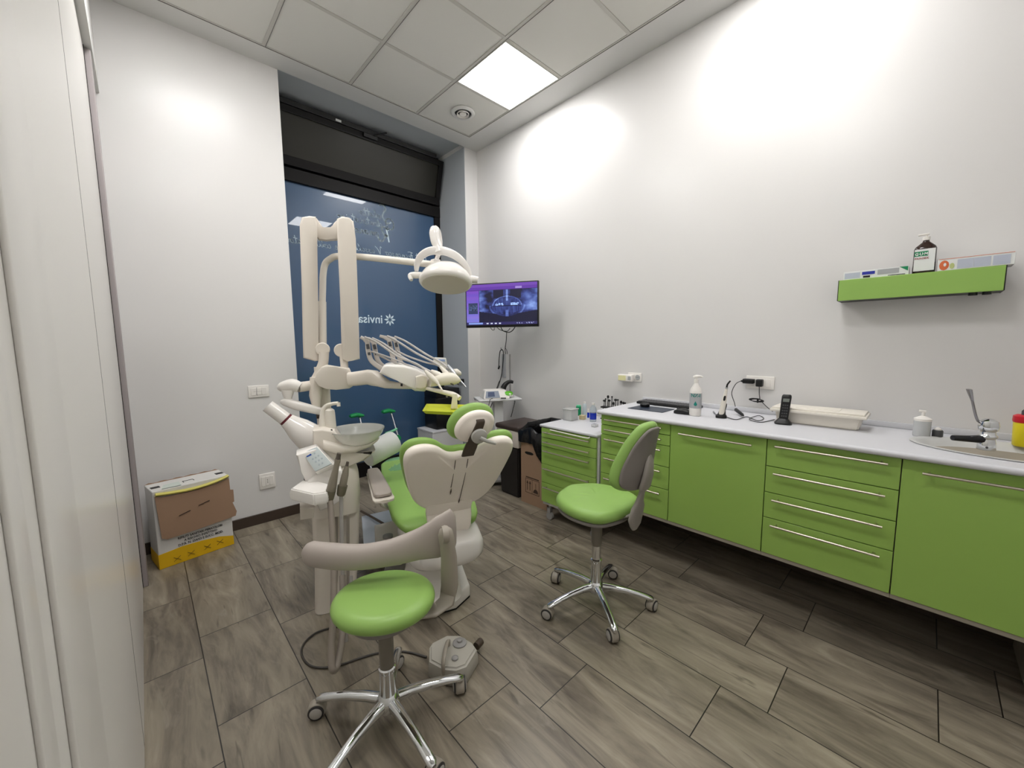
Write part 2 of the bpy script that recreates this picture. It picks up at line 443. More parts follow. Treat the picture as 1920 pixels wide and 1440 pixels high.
# round vent
t = thing('air_vent', 'round white ceiling air vent with concentric rings beside the LED panel', 'vent', (vent_c[0], vent_c[1], H-.02))
vc = (vent_c[0], vent_c[1])
bm = BM(); lathe(bm, [(.074, .016), (.078, .006), (.098, .006), (.108, .014), (.109, .0215), (.074, .0245)], (vc[0], vc[1], H-.02), n=40, cap=False)
obj('outer_ring', bm, PLAS, t)
bm = BM(); cyl(bm, (vc[0], vc[1], H+.003), (vc[0], vc[1], H+.0055), .076, n=32); obj('duct_opening', bm, BLACK, t)
bm = BM(); lathe(bm, [(.044, .010), (.054, .0), (.057, .006), (.048, .02)], (vc[0], vc[1], H-.02), n=36, cap=False); obj('middle_ring', bm, WHITEP, t)
bm = BM(); lathe(bm, [(.001, .0), (.024, .0), (.031, .006), (.031, .014), (.012, .023), (.001, .023)], (vc[0], vc[1], H-.02), n=32); obj('centre_disc', bm, WHITEP, t)

# window
bm = BM()
wx0, wx1 = -1.918, -.168
box(bm, wx0, wx0+.06, YW, YW+.06, 0, H, .003, 1); box(bm, wx1-.075, wx1, YW-.005, YW+.06, 0, H, .003, 1)
box(bm, wx0, wx1, YW, YW+.06, 0, .16, .003, 1); box(bm, wx0, wx1, YW-.01, YW+.06, 2.87, 2.985, .003, 1); box(bm, wx0, wx1, YW, YW+.06, H-.05, H+.044)
win = struct('window_1', bm, BLACKM)
bm = BM(); box(bm, wx0+.05, wx1-.07, YW+.02, YW+.03, .15, 2.88); obj('window_pane', bm, FILM, win, smooth=0)
bm = BM(); box(bm, wx0, wx1, YW+.1, YW+.115, 2.9, H+.04); obj('night_backing', bm, BLACK, win, smooth=0)
# tilted hopper sash
def sashM():
    return Matrix.Translation((0, YW-.012, 3.0)) @ Matrix.Rotation(R(15), 4, 'X')
sx0, sx1, sh = wx0+.02, wx1-.03, .46
bm = BM(); Msh = sashM()
for a in ((sx0, sx1, 0, .075), (sx0, sx1, sh-.05, sh), (sx0, sx0+.055, .07, sh-.045), (sx1-.055, sx1, .07, sh-.045)):
    box(bm, a[0], a[1], -.025, .02, a[2], a[3], .002, 1, M=Msh)
hs = obj('hopper_sash', bm, BLACKM, win)
bm = BM(); box(bm, sx0+.05, sx1-.05, -.004, .004, .07, sh-.045, M=Msh); obj('hopper_pane', bm, OLIVE, hs, smooth=0)
bm = BM(); box(bm, sx0+.05, sx1-.05, -.012, -.003, .066, .072, M=Msh); box(bm, sx0+.05, sx1-.05, -.027, -.024, sh-.052, sh-.047, M=Msh); obj('glazing_bead', bm, BLACK, hs, smooth=0)
bm = BM(); box(bm, sx0+.01, sx1-.1, -.028, .03, sh+.002, sh+.045, .003, 1, M=Msh)
box(bm, -1.12, -.98, -.05, -.02, sh-.035, sh+.0, .003, 1, M=Msh); cyl(bm, Msh @ Vector((-1.02, -.05, sh)), Msh @ Vector((-.9, -.06, sh+.06)), .007)
obj('chain_opener', bm, BLACK, win)
bm = BM(); box(bm, -1.375, -1.325, -.03, -.027, sh+.012, sh+.03, M=Msh); obj('opener_label', bm, PAPER, win, smooth=0)
bm = BM()   # hidden gap closing strip above the tilted sash
box(bm, wx0, wx1, YW+.055, YW+.062, 2.98, H); obj('outer_panel', bm, BLACKM, win, smooth=0)
# lettering on the glass, readable from the street
YL = YW+.0185
GL = {  # hand-lettered strokes in a unit box, x-height .45
 'a': [[(.42, .42), (.2, .45), (.05, .2), (.15, .0), (.35, .15), (.42, .42), (.4, .1), (.55, .02)]],
 'l': [[(.0, .1), (.3, .95), (.15, .6), (.15, .1), (.35, .02)]],
 'o': [[(.3, .43), (.08, .3), (.1, .02), (.38, .05), (.4, .35), (.25, .43), (.6, .38)]],
 't': [[(.2, .95), (.12, .1), (.35, .02)], [(-.1, .6), (.4, .66)]],
 'd': [[(.4, .4), (.15, .42), (.05, .1), (.3, .05), (.5, .95), (.42, .1), (.6, .02)]],
 'n': [[(0, .4), (.06, .02), (.1, .25), (.3, .42), (.36, .05), (.55, .02)]],
 'i': [[(.1, .42), (.1, .05), (.25, .02)], [(.13, .62), (.15, .66)]],
 'r': [[(0, .4), (.08, .02), (.12, .3), (.35, .42)]],
 'm': [[(0, .4), (.05, .02), (.1, .3), (.25, .42), (.28, .02), (.34, .3), (.5, .42), (.54, .05), (.7, .02)]],
 'c': [[(.4, .38), (.15, .44), (.05, .15), (.2, .0), (.45, .08)]],
 'e': [[(.05, .2), (.38, .3), (.25, .45), (.05, .25), (.15, .0), (.45, .08)]],
 's': [[(.35, .42), (.12, .36), (.3, .15), (.1, .0), (.0, .06)]],
 'b': [[(.2, .95), (.08, .05), (.35, .02), (.4, .3), (.12, .3)]],
 'S': [[(.9, .95), (.6, 1.05), (.35, .8), (.6, .5), (.75, .2), (.4, -.15), (.0, -.05)]],
 'O': [[(.45+.42*math.sin(q), .5+.5*math.cos(q)) for q in [k*PI/6 for k in range(14)]]],
 'R': [[(.2, 1.0), (.1, .0)], [(.0, .85), (.4, 1.05), (.75, .85), (.55, .5), (.2, .45), (.5, .3), (.8, .0), (1.15, .0), (1.3, .2)]],
 'F': [[(.3, .95), (.15, .0)], [(.0, .9), (.4, 1.0), (.85, .95)], [(.05, .5), (.5, .55)]],
 'V': [[(.0, .9), (.2, 1.0), (.35, .0), (.6, .6), (1.0, 1.0)]],
 'D': [[(.2, .9), (.1, .0), (.6, .1), (.8, .6), (.5, .95), (.0, .9)]], ' ': []}
def script(bm, s, u, v, size, r, wfac=.62, zoff=0):
    o = at(u, v, y=YL); x = 0
    for ch in s:
        for st in GL.get(ch, []):
            pts = [Vector((o.x-(x+p[0]*size*wfac+p[1]*size*.12), YL, o.z+p[1]*size)) for p in st]
            Q = smoothpath(pts, 5)
            for a, b in zip(Q[:-1], Q[1:]):
                dd = (b-a)
                if dd.length < 1e-6: continue
                nn = Vector((dd.z, 0, -dd.x)).normalized()*r; ee = dd.normalized()*r*.5
                vs = [a-nn-ee, a+nn-ee, b+nn+ee, b-nn+ee]
                f = bm.faces.new(ring(bm, vs))
        x += size*wfac*(.62 if ch in 'aodneb' else .8 if ch == 'm' else 1.15 if ch in 'SORV' else .45)
bm = BM()
script(bm, 'S', 733, 416, .15, .007, .8); script(bm, 'alotto', 714, 410, .075, .0034, .95)
script(bm, 'O', 740, 432, .11, .006, .95); script(bm, 'dontoiatrico', 716, 426, .075, .0034, .95)
script(bm, 'R', 731, 454, .14, .0078, .7); script(bm, 'omano', 711, 443, .08, .0044, 1.0)
script(bm, 'Dott Francesco Vassallo', 800, 490, .072, .003, .98)
script(bm, 'e collaboratori', 634, 468, .072, .003, .85)
obj('handwritten_lettering', bm, LETTER, win, smooth=0)
bm = BM()
o = at(718, 606, y=YL); add_text(bm, 'invisalign', o, (-1, 0, 0), (0, 0, 1), .125, offset=.012, ext=0, sx=.98)
c = at(731, 599.5, y=YL)
for k in range(8):
    a = 2*PI*k/8; d = Vector((math.cos(a), 0, math.sin(a))); n_ = Vector((-d.z, 0, d.x))
    P = [c+d*.014, c+d*.032+n_*.010, c+d*.046+n_*.009, c+d*.066, c+d*.046-n_*.009, c+d*.032-n_*.010]
    bm.faces.new(ring(bm, P))
obj('flower_logo_lettering', bm, LETTER, win, smooth=0)

# left side: sliding door, jamb, header
bm = BM(); box(bm, XL, -2.93, -1.745, -.50, .004, 2.92, .002, 1); d1 = struct('door_1', bm, DOORM)
bm = BM(); box(bm, XL, -2.93, -4.2, -1.751, .004, 2.92, .002, 1); struct('door_2', bm, DOORM)
bm = BM(); box(bm, XL, -2.9297, -1.7535, -1.7425, .005, 2.915); struct('trim_6', bm, TDARK, smooth=0)  # added dark strip, paints the shade of the gap between the leaves
bm = BM(); box(bm, XL, -2.905, -.485, -.40, 0, 2.92, .003, 1); struct('trim_1', bm, JAMB)
bm = BM(); box(bm, XL, -2.9275, -.4995, -.4855, .004, 2.925); struct('trim_2', bm, BLACK, smooth=0)  # added black strip standing for the dark gap beside the jamb
bm = BM(); box(bm, XL, -2.898, YF, -.001, 2.925, H); struct('trim_3', bm, PLAS, smooth=0)
bm = BM(); box(bm, -2.9305, -2.9235, -2.877, -2.652, 0, 2.75, .003, 3); struct('trim_4', bm, DOORM)
bm = BM(); box(bm, -2.9305, -2.925, -3.01, -2.955, 0, 2.75, .0025, 3); struct('trim_5', bm, DOORM)
# ================================================================= CABINETS
XF = -.58; ZB = .32; ZT = .922
def bar_handle(parent, xf, y0, y1, z, name='handle'):
    bm = BM(); r = .0055
    cyl(bm, (xf-.030, y0, z), (xf-.030, y1, z), r, n=12)
    for y in (y0+.02, y1-.02): cyl(bm, (xf-.030, y, z), (xf+.001, y, z), .0045, n=10)
    return obj(name, bm, STEEL, parent)
def front_panel(parent, kind, xf, y0, y1, z0, z1, hz=None, inset=.05, m=GREENC):
    bm = BM(); box(bm, xf, xf+.018, y0+.0018, y1-.0018, z0+.0018, z1-.0018, .0012, 1)
    p = obj(kind, bm, m, parent)
    bar_handle(p, xf, y0+inset, y1-inset, hz if hz is not None else z1-.03)
    return p
def unit(name, label, cat, y0, y1, fronts, bottom=True, inset=.05):
    t = thing(name, label, cat, (XF+.27, (y0+y1)/2, ZB))
    bm = BM()
    box(bm, XF+.02, -.002, y0+.0005, y0+.018, ZB+.002, ZT-.001); box(bm, XF+.02, -.002, y1-.018, y1-.0005, ZB+.002, ZT-.001)
    box(bm, -.02, -.002, y0+.018, y1-.018, ZB+.06, ZT-.001); box(bm, XF+.02, -.02, y0+.018, y1-.018, ZT-.02, ZT-.001)
    if bottom: box(bm, XF+.004, -.02, y0+.0005, y1-.0005, ZB-.016, ZB+.002)
    else: box(bm, XF+.004, XF+.03, y0+.0005, y1-.0005, ZB-.016, ZB+.002)
    obj('carcass', bm, UNDER, t, smooth=0)
    z = ZT-.004
    for kind, h in fronts:
        z0 = max(z-h, ZB+.002); front_panel(t, kind, XF, y0, y1, z0, z, z-.028 if kind == 'drawer' else z-.042, inset); z = z0
    return t
Y1, Y2, Y3, Y4, Y5 = -2.035, -2.52, -3.015, -3.497, -4.0
unit('drawer_unit', 'wall-hung green unit of five drawers at the keyboard end of the worktop', 'cabinet', Y2, Y1, [('drawer', .068), ('drawer', .066), ('drawer', .131), ('drawer', .14), ('drawer', .30)], inset=.045)
unit('cabinet', 'wall-hung green cabinet with one plain door, between the two drawer units', 'cabinet', Y3, Y2, [('door', .7)], inset=.06)
unit('drawer_unit', 'wall-hung green unit of four wide drawers beside the sink cabinet', 'cabinet', Y4, Y3, [('drawer', .138), ('drawer', .135), ('drawer', .132), ('drawer', .30)], inset=.04)
unit('sink_cabinet', 'green wall-hung cabinet under the sink, cut by the right edge of the photo', 'cabinet', Y5, Y4, [('door', .7)], bottom=False, inset=.06)
bm = BM(); box(bm, XF+.03, -.03, -2.40, -3.9 + 0, ZB-.02, ZB-.0165) if False else None
bm.free()
# side panel that stands on the floor at the far end
bm = BM(); box(bm, XF+.06, -.001, -3.93, -3.90, 0, ZB-.0165, .001, 1); one('support_panel', bm, UNDER, 'plain grey support panel from floor to the underside of the sink cabinet', 'panel')
bm = BM(); cyl(bm, (-.42, -3.56, ZB-.055), (-.42, -3.56, ZB-.0005), .006); cyl(bm, (-.45, -3.56, ZB-.01), (-.39, -3.56, ZB-.01), .009); tube(bm, [(-.42, -3.56, ZB-.05), (-.42, -3.56, ZB-.075), (-.425, -3.563, ZB-.085)], .005)
one('drain_pipe', bm, ALU, 'short metal pipe sticking out below the sink cabinet', 'pipe')
# worktop with oval cutout approximated by the basin set into it
ZC = .95
bm = BM()
SX, SY, SA, SB = -.30, -3.79, .19, .27     # basin centre, semi axes along x and y
def worktop():
    b = BM(); n = 40
    out = []
    x0, x1, y0, y1 = -.605, -.001, -4.06, -2.028
    inner = [(SX+SA*math.cos(2*PI*i/n), SY+SB*math.sin(2*PI*i/n)) for i in range(n)]
    def outer(i):
        a = 2*PI*i/n; c, s = math.cos(a), math.sin(a)
        ts = []
        if abs(c) > 1e-9: ts.append(((x1 if c > 0 else x0)-SX)/c)
        if abs(s) > 1e-9: ts.append(((y1 if s > 0 else y0)-SY)/s)
        t = min([q for q in ts if q > 0]); return (SX+t*c, SY+t*s)
    # near block as ring polygons around the basin, then the long run as a box
    yb = -3.45
    y1 = yb
    # exact corner insertion
    corners = {}
    outs = []
    for i in range(n): outs.append(outer(i))
    for z in (ZC, ZC-.028):
        vi = [b.verts.new((p[0], p[1], z)) for p in inner]; vo = [b.verts.new((p[0], p[1], z)) for p in outs]
        for i in range(n):
            j = (i+1) % n; p, q = outs[i], outs[j]
            f = [vi[i], vi[j], vo[j]]
            if abs(p[0]-q[0]) > 1e-6 and abs(p[1]-q[1]) > 1e-6:
                cx = x1 if max(p[0], q[0]) > x1-1e-6 else x0
                cy = y1 if max(p[1], q[1]) > y1-1e-6 else y0
                f.append(b.verts.new((cx, cy, z)))
            f.append(vo[i]); b.faces.new(f)
        if z == ZC: top = vi
        else:
            for i in range(n): b.faces.new((top[i], top[(i+1) % n], vi[(i+1) % n], vi[i]))
    for (a0, a1, b0, b1) in ((x0, x0+.002, y0, yb), (x0, x1, y0, y0+.002), (x1-.002, x1, y0, yb)):
        box(b, a0, a1, b0, b1, ZC-.028, ZC-.00005)
    box(b, x0, x1, yb-.0001, -2.028, ZC-.028, ZC, .0)
    cyl(b, (x0, -4.06, ZC-.014), (x0, -2.028, ZC-.014), .0138, n=16)
    return b
wt = one('worktop', worktop(), TOPM, 'long white laminate worktop on the green wall-hung cabinets', 'worktop', smooth=30)
bm = BM(); box(bm, -.018, -.0005, -4.06, -2.034, ZC+.0005, ZC+.03, .003, 2); obj('upstand', bm, TOPM, wt)
bm = BM(); b0 = [(1.0, .0), (1.05, .002), (1.055, .005), (1.0, .006), (.94, .0), (.86, -.02), (.72, -.055), (.45, -.075), (.12, -.08), (.001, -.08)]
rs = []
n = 40
for s, h in b0: rs.append(ring(bm, [Vector((SX+SA*s*math.cos(2*PI*i/n), SY+SB*s*math.sin(2*PI*i/n), ZC+h)) for i in range(n)]))
skin(bm, rs, False); bm.faces.new(rs[-1])
SINKM = mat('sink_grey', (196, 196, 194), .35)
sink = one('sink', bm, SINKM, 'oval light grey sink set into the worktop below the chrome tap', 'sink')
# tap
tx, ty = -.30+.115, -3.77
tp = at(1840, 850, z=ZC); tx, ty = tp.x+.09, tp.y-.0
tapc = at(1848, 846, z=ZC+.0); tx, ty = tapc.x, tapc.y
t = thing('tap', 'chrome mixer tap with a long clinical lever standing by the oval sink', 'tap', (tx, ty, ZC+.002))
bm = BM(); lathe(bm, [(.026, 0), (.027, .004), (.025, .03), (.022, .045), (.027, .052), (.028, .058), (.022, .064), (.021, .075), (.027, .083), (.03, .1), (.026, .118), (.012, .128), (.001, .13)], (tx, ty, ZC+.006)); obj('body', bm, CHROME, t)
bm = BM(); d0 = (at(1780, 826, z=ZC+.04)-Vector((tx, ty, ZC+.04))).normalized()
tube(bm, [Vector((tx, ty, ZC+.05))+d0*.02, Vector((tx, ty, ZC+.05))+d0*.06, Vector((tx, ty, ZC+.052))+d0*.12], [.017, .014, .011]); sp = obj('spout', bm, mat('tap_dark_chrome', (60, 60, 62), .12, metal=1), t)
bm = BM(); q0 = Vector((tx, ty, ZC+.125))
la = at(1818, 732, x=tx+.0); dl = (tapc-CAM).length
la = at(1817, 730, d=(CR.transposed() @ (tapc-CAM)).y); lb = at(1834, 790, d=(CR.transposed() @ (tapc-CAM)).y)
tube(bm, [q0, lb, la+(lb-la)*.35], [.009, .0075, .007], flat=.5); tube(bm, [la+(lb-la)*.38, la+(lb-la)*.15, la], [.007, .014, .017], flat=.3); obj('lever', bm, mat('lever_steel', (150, 148, 150), .25, metal=1), t)
bm = BM(); cyl(bm, Vector((tx, ty, ZC+.02))-Vector((.0255, 0, 0)), Vector((tx, ty, ZC+.02))-Vector((.0285, 0, 0)), .004); obj('indicator_dot', bm, DGREY, t)

# ---------------- mobile cart
ZC2 = .775
t = thing('drawer_cart', 'low green drawer cart on castors with a white top, beside the worktop', 'cabinet', (-.36, -1.795, 0))
cx0, cx1, cy0, cy1 = -.60, -.035, -2.024, -1.50
bm = BM(); box(bm, cx0+.02, cx1, cy0, cy1, .125, ZC2-.02, .002, 1); obj('carcass', bm, WHITEM, t)
bm = BM(); box(bm, cx0-.01, cx1+.02, cy0-.003, cy1+.012, ZC2-.02, ZC2, .008, 3); obj('top', bm, TOPM, t)
bm = BM(); tube(bm, [(cx0-.012, cy1-.1, ZC2-.028), (cx0-.014, cy0+.1, ZC2-.034), (cx0-.01, cy0+.06, ZC2-.022)], .004); obj('top_edge_rail', bm, WHITEP, t)
z = ZC2-.024
for h in (.078, .07, .14, .15, .16):
    front_panel(t, 'drawer', cx0, cy0+.012, cy1, z-h, z, z-.03, .04); z -= h
for x, y in ((cx0+.05, cy0+.05), (cx0+.05, cy1-.05), (cx1-.05, cy0+.05), (cx1-.05, cy1-.05)):
    bm = BM(); cyl(bm, (x-.012, y, .03), (x+.012, y, .03), .03, n=20); box(bm, x-.016, x+.016, y-.01, y+.02, .045, .1, .003); cyl(bm, (x, y, .09), (x, y, .126), .012)
    obj('castor', bm, GREYP, t)
# ================================================================= WORKTOP THINGS
def onc(u, v, z=ZC): return at(u, v, z=z)
def scale_at(p): return (CR.transposed() @ (Vector(p)-CAM)).y/FPX     # metres per pixel there
VX = Vector((0, -1, 0)); VZ = Vector((0, 0, 1)); VN = Vector((-1, 0, 0))
# facing direction helpers
def face_cam(p):
    d = Vector((CAM.x-p.x, CAM.y-p.y, 0)).normalized(); return d, Vector((-d.y, d.x, 0))   # normal, right-to-reader axis
# upright pump bottle with dispenser
def bottle_prof(r, h, hn, rn): return [(r*.9, 0), (r, .006), (r, h*.8), (r*.92, h*.87), (rn*1.25, h*.97), (rn, h), (rn, h+hn)]
p = onc(1303, 779); p = Vector((p.x, p.y, ZC+.001))
t = thing('pump_bottle', 'tall white pump bottle with a green drop on its label, beside the keyboard', 'bottle', p)
bm = BM(); lathe(bm, [(.031, 0), (.034, .005), (.034, .15), (.031, .165), (.014, .195), (.012, .205)], p); obj('body', bm, WHITEP, t)
bm = BM(); lathe(bm, [(.0345, .048), (.0348, .06), (.0348, .135), (.0345, .14)], p, cap=False); lb_ = obj('label', bm, GREYL, t)
N_, X_ = face_cam(p)
def wrap_text(s, p, r, z, size, m, parent, name='lettering', a0=0, off=.004, mirror=False):
    me = text_mesh(s, size, 0, off*size*8, 0, 'CENTER'); b = BM(); N_, X_ = face_cam(Vector(p))
    vs = []
    for v in me.vertices:
        a = v.co.x/r+a0
        vs.append(b.verts.new(Vector(p)+(N_*math.cos(a)+X_*math.sin(a))*(r+.0008)+VZ*(z+v.co.y)))
    for f in me.polygons:
        try: b.faces.new([vs[i] for i in f.vertices])
        except ValueError: pass
    bpy.data.meshes.remove(me); return obj(name, b, m, parent, smooth=0)
wrap_text('NZ-I', p, .0347, .118, .028, TEAL, lb_)
bm = BM(); a_ = []
for k in range(14):
    q = 2*PI*k/14; rr = .0095; x = rr*math.sin(q); y = -rr*math.cos(q)
    if abs(q-PI) < .7: y += .012*(1-abs(q-PI)/.7); x *= .8
    an = x/.0347; a_.append(p+(N_*math.cos(an)+X_*math.sin(an))*.0354+VZ*(.073+y))
bm.faces.new(ring(bm, a_)); obj('drop_symbol', bm, TEAL, lb_, smooth=0)
bm = BM(); cyl(bm, p+VZ*.205, p+VZ*.222, .014); cyl(bm, p+VZ*.222, p+VZ*.238, .006); tube(bm, [p+VZ*.237-X_*.018, p+VZ*.241, p+VZ*.243+X_*.02, p+VZ*.238+X_*.034], [.007, .011, .007, .005]); obj('pump_head', bm, WHITEP, t)

# keyboard, pad, mouse, small black disc
def along(u0, v0, u1, v1, z=ZC): a = onc(u0, v0, z); b = onc(u1, v1, z); return a, b
k0, k1 = onc(1193, 759), onc(1289, 777)
kd = Vector((0, -1, 0)); kw = Vector((-1, 0, 0))
t = thing('keyboard', 'black computer keyboard lying along the upstand of the worktop', 'keyboard', (-.12, -2.27, ZC+.001))
bm = BM(); box(bm, -.175, -.045, -2.50, -2.07, ZC+.001, ZC+.018, .004, 2); obj('base', bm, BLACK, t)
bm = BM()
for i in range(6):
    for j in range(21):
        x = -.165+i*.0205; y = -2.492+j*.0199
        box(bm, x, x+.0165, y, y+.0165, ZC+.018, ZC+.0225, .002, 1)
o = obj('key', bm, DGREY, t); o['kind'] = 'stuff'
t = one('mouse_pad', box(BM(), -.42, -.24, -2.39, -2.14, ZC+.001, ZC+.004, .0012, 1), NAVY, 'flat dark blue pad in front of the keyboard on the worktop', 'pad')
pm = onc(1196, 766, ZC+.02)
bm = BM(); lathe(bm, [(.028, 0), (.033, .006), (.033, .018), (.026, .026), (.001, .028)], (-.29, -2.2, ZC+.0045), sx=1.0); one('webcam_puck', bm, BLACK, 'small round black gadget lying on the dark blue pad', 'gadget')
pm = onc(1279, 776)
t = thing('computer_mouse', 'black computer mouse between keyboard and white pump bottle', 'mouse', (pm.x, pm.y, ZC+.001))
bm = BM(); pad(bm, [((pm.x, pm.y+dy, ZC+.001+h/2), (1, 0, 0), (0, 0, 1), r, h/2) for dy, r, h in ((-.052, .008, .012), (-.045, .024, .024), (-.015, .031, .036), (.02, .03, .032), (.045, .022, .02), (.052, .008, .01))]); obj('shell', bm, BLACK, t)
bm = BM(); cyl(bm, (pm.x-.004, pm.y+.028, ZC+.03), (pm.x+.004, pm.y+.028, ZC+.03), .006); obj('wheel', bm, DGREY, t)
# impression mixing tips rack
pr = onc(1148, 768); pr = Vector((-.085, -2.03-.03, ZC+.001))
rk = thing('tip_rack', 'black rack of upright dental burs and tips at the left end of the worktop', 'rack', (-.10, -1.99, ZC2+.001))
# it stands on the drawer cart against the wall
RKZ = ZC+.001
RKZ = ZC2+.001; t = rk; rk.location = (-.07, -1.82, RKZ)
bm = BM(); box(bm, -.105, -.045, -1.935, -1.705, RKZ, RKZ+.008, .003, 1)
for y in (-1.925, -1.82, -1.715): cyl(bm, (-.075, y, RKZ+.005), (-.075, y, RKZ+.105), .0035, n=8)
box(bm, -.10, -.05, -1.93, -1.705, RKZ+.092, RKZ+.104, .002, 1); obj('stand', bm, BLACK, t)
for k in range(11):
    y = -1.92+k*.0205; x = -.075+random.uniform(-.014, .014); h = random.uniform(.14, .195)
    bm = BM(); cyl(bm, (x, y, RKZ+.1042), (x+.003, y, RKZ+h), .0032, n=8)
    if k % 3 == 1: lathe(bm, [(.002, 0), (.012, .006), (.013, .014), (.004, .02), (.001, .021)], (x+.003, y, RKZ+h-.006), n=12)
    elif k % 3 == 2: lathe(bm, [(.002, 0), (.009, .004), (.009, .02), (.002, .026)], (x+.003, y, RKZ+h-.02), n=10)
    else: lathe(bm, [(.002, 0), (.006, .002), (.007, .01), (.005, .012), (.001, .013)], (x+.003, y, RKZ+h-.004), n=10)
    obj('bur', bm, BLACK, t)

# curing light with its charging stand
pc = onc(1352, 783); pc.z = ZC+.001
Nf, Xf = face_cam(pc)
t = thing('curing_light', 'white and black pen-shaped curing light standing in its charger', 'curing light', pc)
bm = BM(); pad(bm, [(pc+VZ*h+Xf*sx, Xf, Nf, ra, rb) for h, sx, ra, rb in ((0, 0, .030, .034), (.012, 0, .03, .034), (.02, .002, .022, .028), (.045, .006, .016, .018), (.072, .01, .018, .016), (.085, .012, .016, .012))]); obj('charging_base', bm, BLACK, t)
bm = BM(); w0 = pc+VZ*.018+Nf*.016; dirw = (VZ*.985+Xf*.13).normalized()
pad(bm, [(w0+dirw*h, Xf, Nf, ra, rb) for h, ra, rb in ((0, .013, .011), (.02, .015, .013), (.07, .0145, .013), (.11, .011, .011), (.15, .0075, .0075), (.162, .0075, .0075))], n=20); wnd = obj('wand', bm, IVORY, t)
bm = BM(); cyl(bm, w0+dirw*.158, w0+dirw*.168, .008, n=16); obj('collar', bm, ALU, wnd)
bm = BM(); tube(bm, [w0+dirw*.166, w0+dirw*.186+Xf*.001, w0+dirw*.208+Xf*.012], [.0052, .005, .0045]); obj('light_guide', bm, BLACK, t)
bm = BM(); pad(bm, [(w0+dirw*h+Nf*.0115, Xf, Nf, r, .003) for h, r in ((.088, .003), (.094, .006), (.112, .006), (.118, .003))], n=14); obj('button', bm, BLACK, wnd)
bm = BM(); cyl(bm, onc(1340, 776)+VZ*.004, onc(1345, 781)+VZ*.004, .004); cyl(bm, onc(1338, 774)+VZ*.006, onc(1340, 777)+VZ*.006, .0055)
one('curing_light_tip', bm, ALU, 'tiny metal tip lying left of the pen-shaped curing light', 'tip')

# wall socket plates
def socket_plate(label, y0, y1, z0, z1, holes=(), modules=3, x=0, name='wall_socket', cat='socket'):
    t = thing(name, label, cat, (x-.004, (y0+y1)/2, z0))
    bm = BM(); box(bm, x-.009, x-.0003, y0, y1, z0, z1, .003, 3); obj('cover_plate', bm, WHITEP, t)
    w = (y1-y0)*.76; ym = (y0+y1)/2
    for k in range(modules):
        a = ym+w/2-k*w/modules; b_ = a-w/modules
        bm = BM(); box(bm, x-.0115, x-.008, b_+.0008, a-.0008, z0+(z1-z0)*.2, z1-(z1-z0)*.2, .0012, 1); mo = obj('module', bm, WHITEP, t)
        if k in holes:
            bm = BM(); ymid = (a+b_)/2; zm = (z0+z1)/2
            for dz in (-.009, 0, .009): cyl(bm, (x-.0105, ymid, zm+dz), (x-.0122, ymid, zm+dz), .0023, n=10)
            obj('pin_hole', bm, BLACK, mo)
    return t
s1 = socket_plate('white wall socket plate with a pale yellow-windowed plug, left of the pump bottle', -2.015, -1.90, 1.095, 1.165, modules=2)
bm = BM(); cyl(bm, (-.0112, -1.985, 1.13), (-.014, -1.985, 1.13), .020, n=24); cyl(bm, (-.0135, -1.985, 1.13), (-.0145, -1.985, 1.13), .017, n=24); obj('schuko_ring', bm, GREYL, s1)
bm = BM()
for dz in (-.009, 0, .009): cyl(bm, (-.0146, -1.985+dz, 1.13), (-.0152, -1.985+dz, 1.13), .0025, n=10)
obj('pin_hole', bm, BLACK, s1)
t = thing('night_light', 'white plug-in adaptor with a pale yellow window in the left socket plate', 'plug', (-.03, -1.90, 1.10))
bm = BM(); box(bm, -.052, -.012, -1.955, -1.83, 1.095, 1.15, .006, 3); obj('housing', bm, WHITEP, t)
bm = BM(); box(bm, -.0545, -.051, -1.905, -1.838, 1.103, 1.142, .001, 1); obj('window', bm, mat('pale_yellow_window', (226, 222, 170), .4), t)
bm = BM(); box(bm, -.0535, -.051, -1.948, -1.922, 1.108, 1.138, .001, 1); obj('pin_socket', bm, GREYL, t)
socket_plate('white wall socket plate with two black adaptors plugged in, above the telephone', -2.90, -2.745, 1.105, 1.185, modules=4)
t = thing('power_adaptor', 'large black adaptor plugged sideways into the socket plate', 'adaptor', (-.03, -2.768, 1.13))
bm = BM(); box(bm, -.055, -.0125, -2.798, -2.735, 1.138, 1.168, .006, 3); box(bm, -.05, -.02, -2.737, -2.725, 1.146, 1.158, .003, 1); obj('housing', bm, BLACK, t)
bm = BM(); tube(bm, [(-.035, -2.726, 1.152), (-.04, -2.695, 1.13), (-.045, -2.675, 1.07), (-.05, -2.695, 1.01), (-.06, -2.705, ZC+.035)], .0022, n=8); obj('cord', bm, BLACK, t)
t = thing('phone_adaptor', 'small black adaptor with a bundled cord running down to the telephone', 'adaptor', (-.03, -2.828, 1.12))
bm = BM(); box(bm, -.05, -.0125, -2.845, -2.809, 1.122, 1.168, .006, 3); obj('housing', bm, BLACK, t)
bm = BM(); tube(bm, [(-.032, -2.827, 1.122), (-.036, -2.83, 1.08), (-.036, -2.835, 1.045)], .0022, n=8)
for k in range(4): tube(bm, [(-.036-.004*k, -2.822+.035*math.cos(a)+.003*k, 1.033+.009*math.sin(a)+.002*k) for a in (0, 1.05, 2.1, 3.14, 4.2, 5.24)], .002, n=6, closed=True)
tube(bm, [(-.036, -2.84, 1.035), (-.05, -2.88, 1.00), (-.07, -2.915, ZC+.03)], .0022, n=8); obj('cord', bm, BLACK, t)
bm = BM(); box(bm, -.042, -.03, -2.829, -2.819, 1.02, 1.047, .002, 1); obj('cable_tie', bm, BLACK, t)
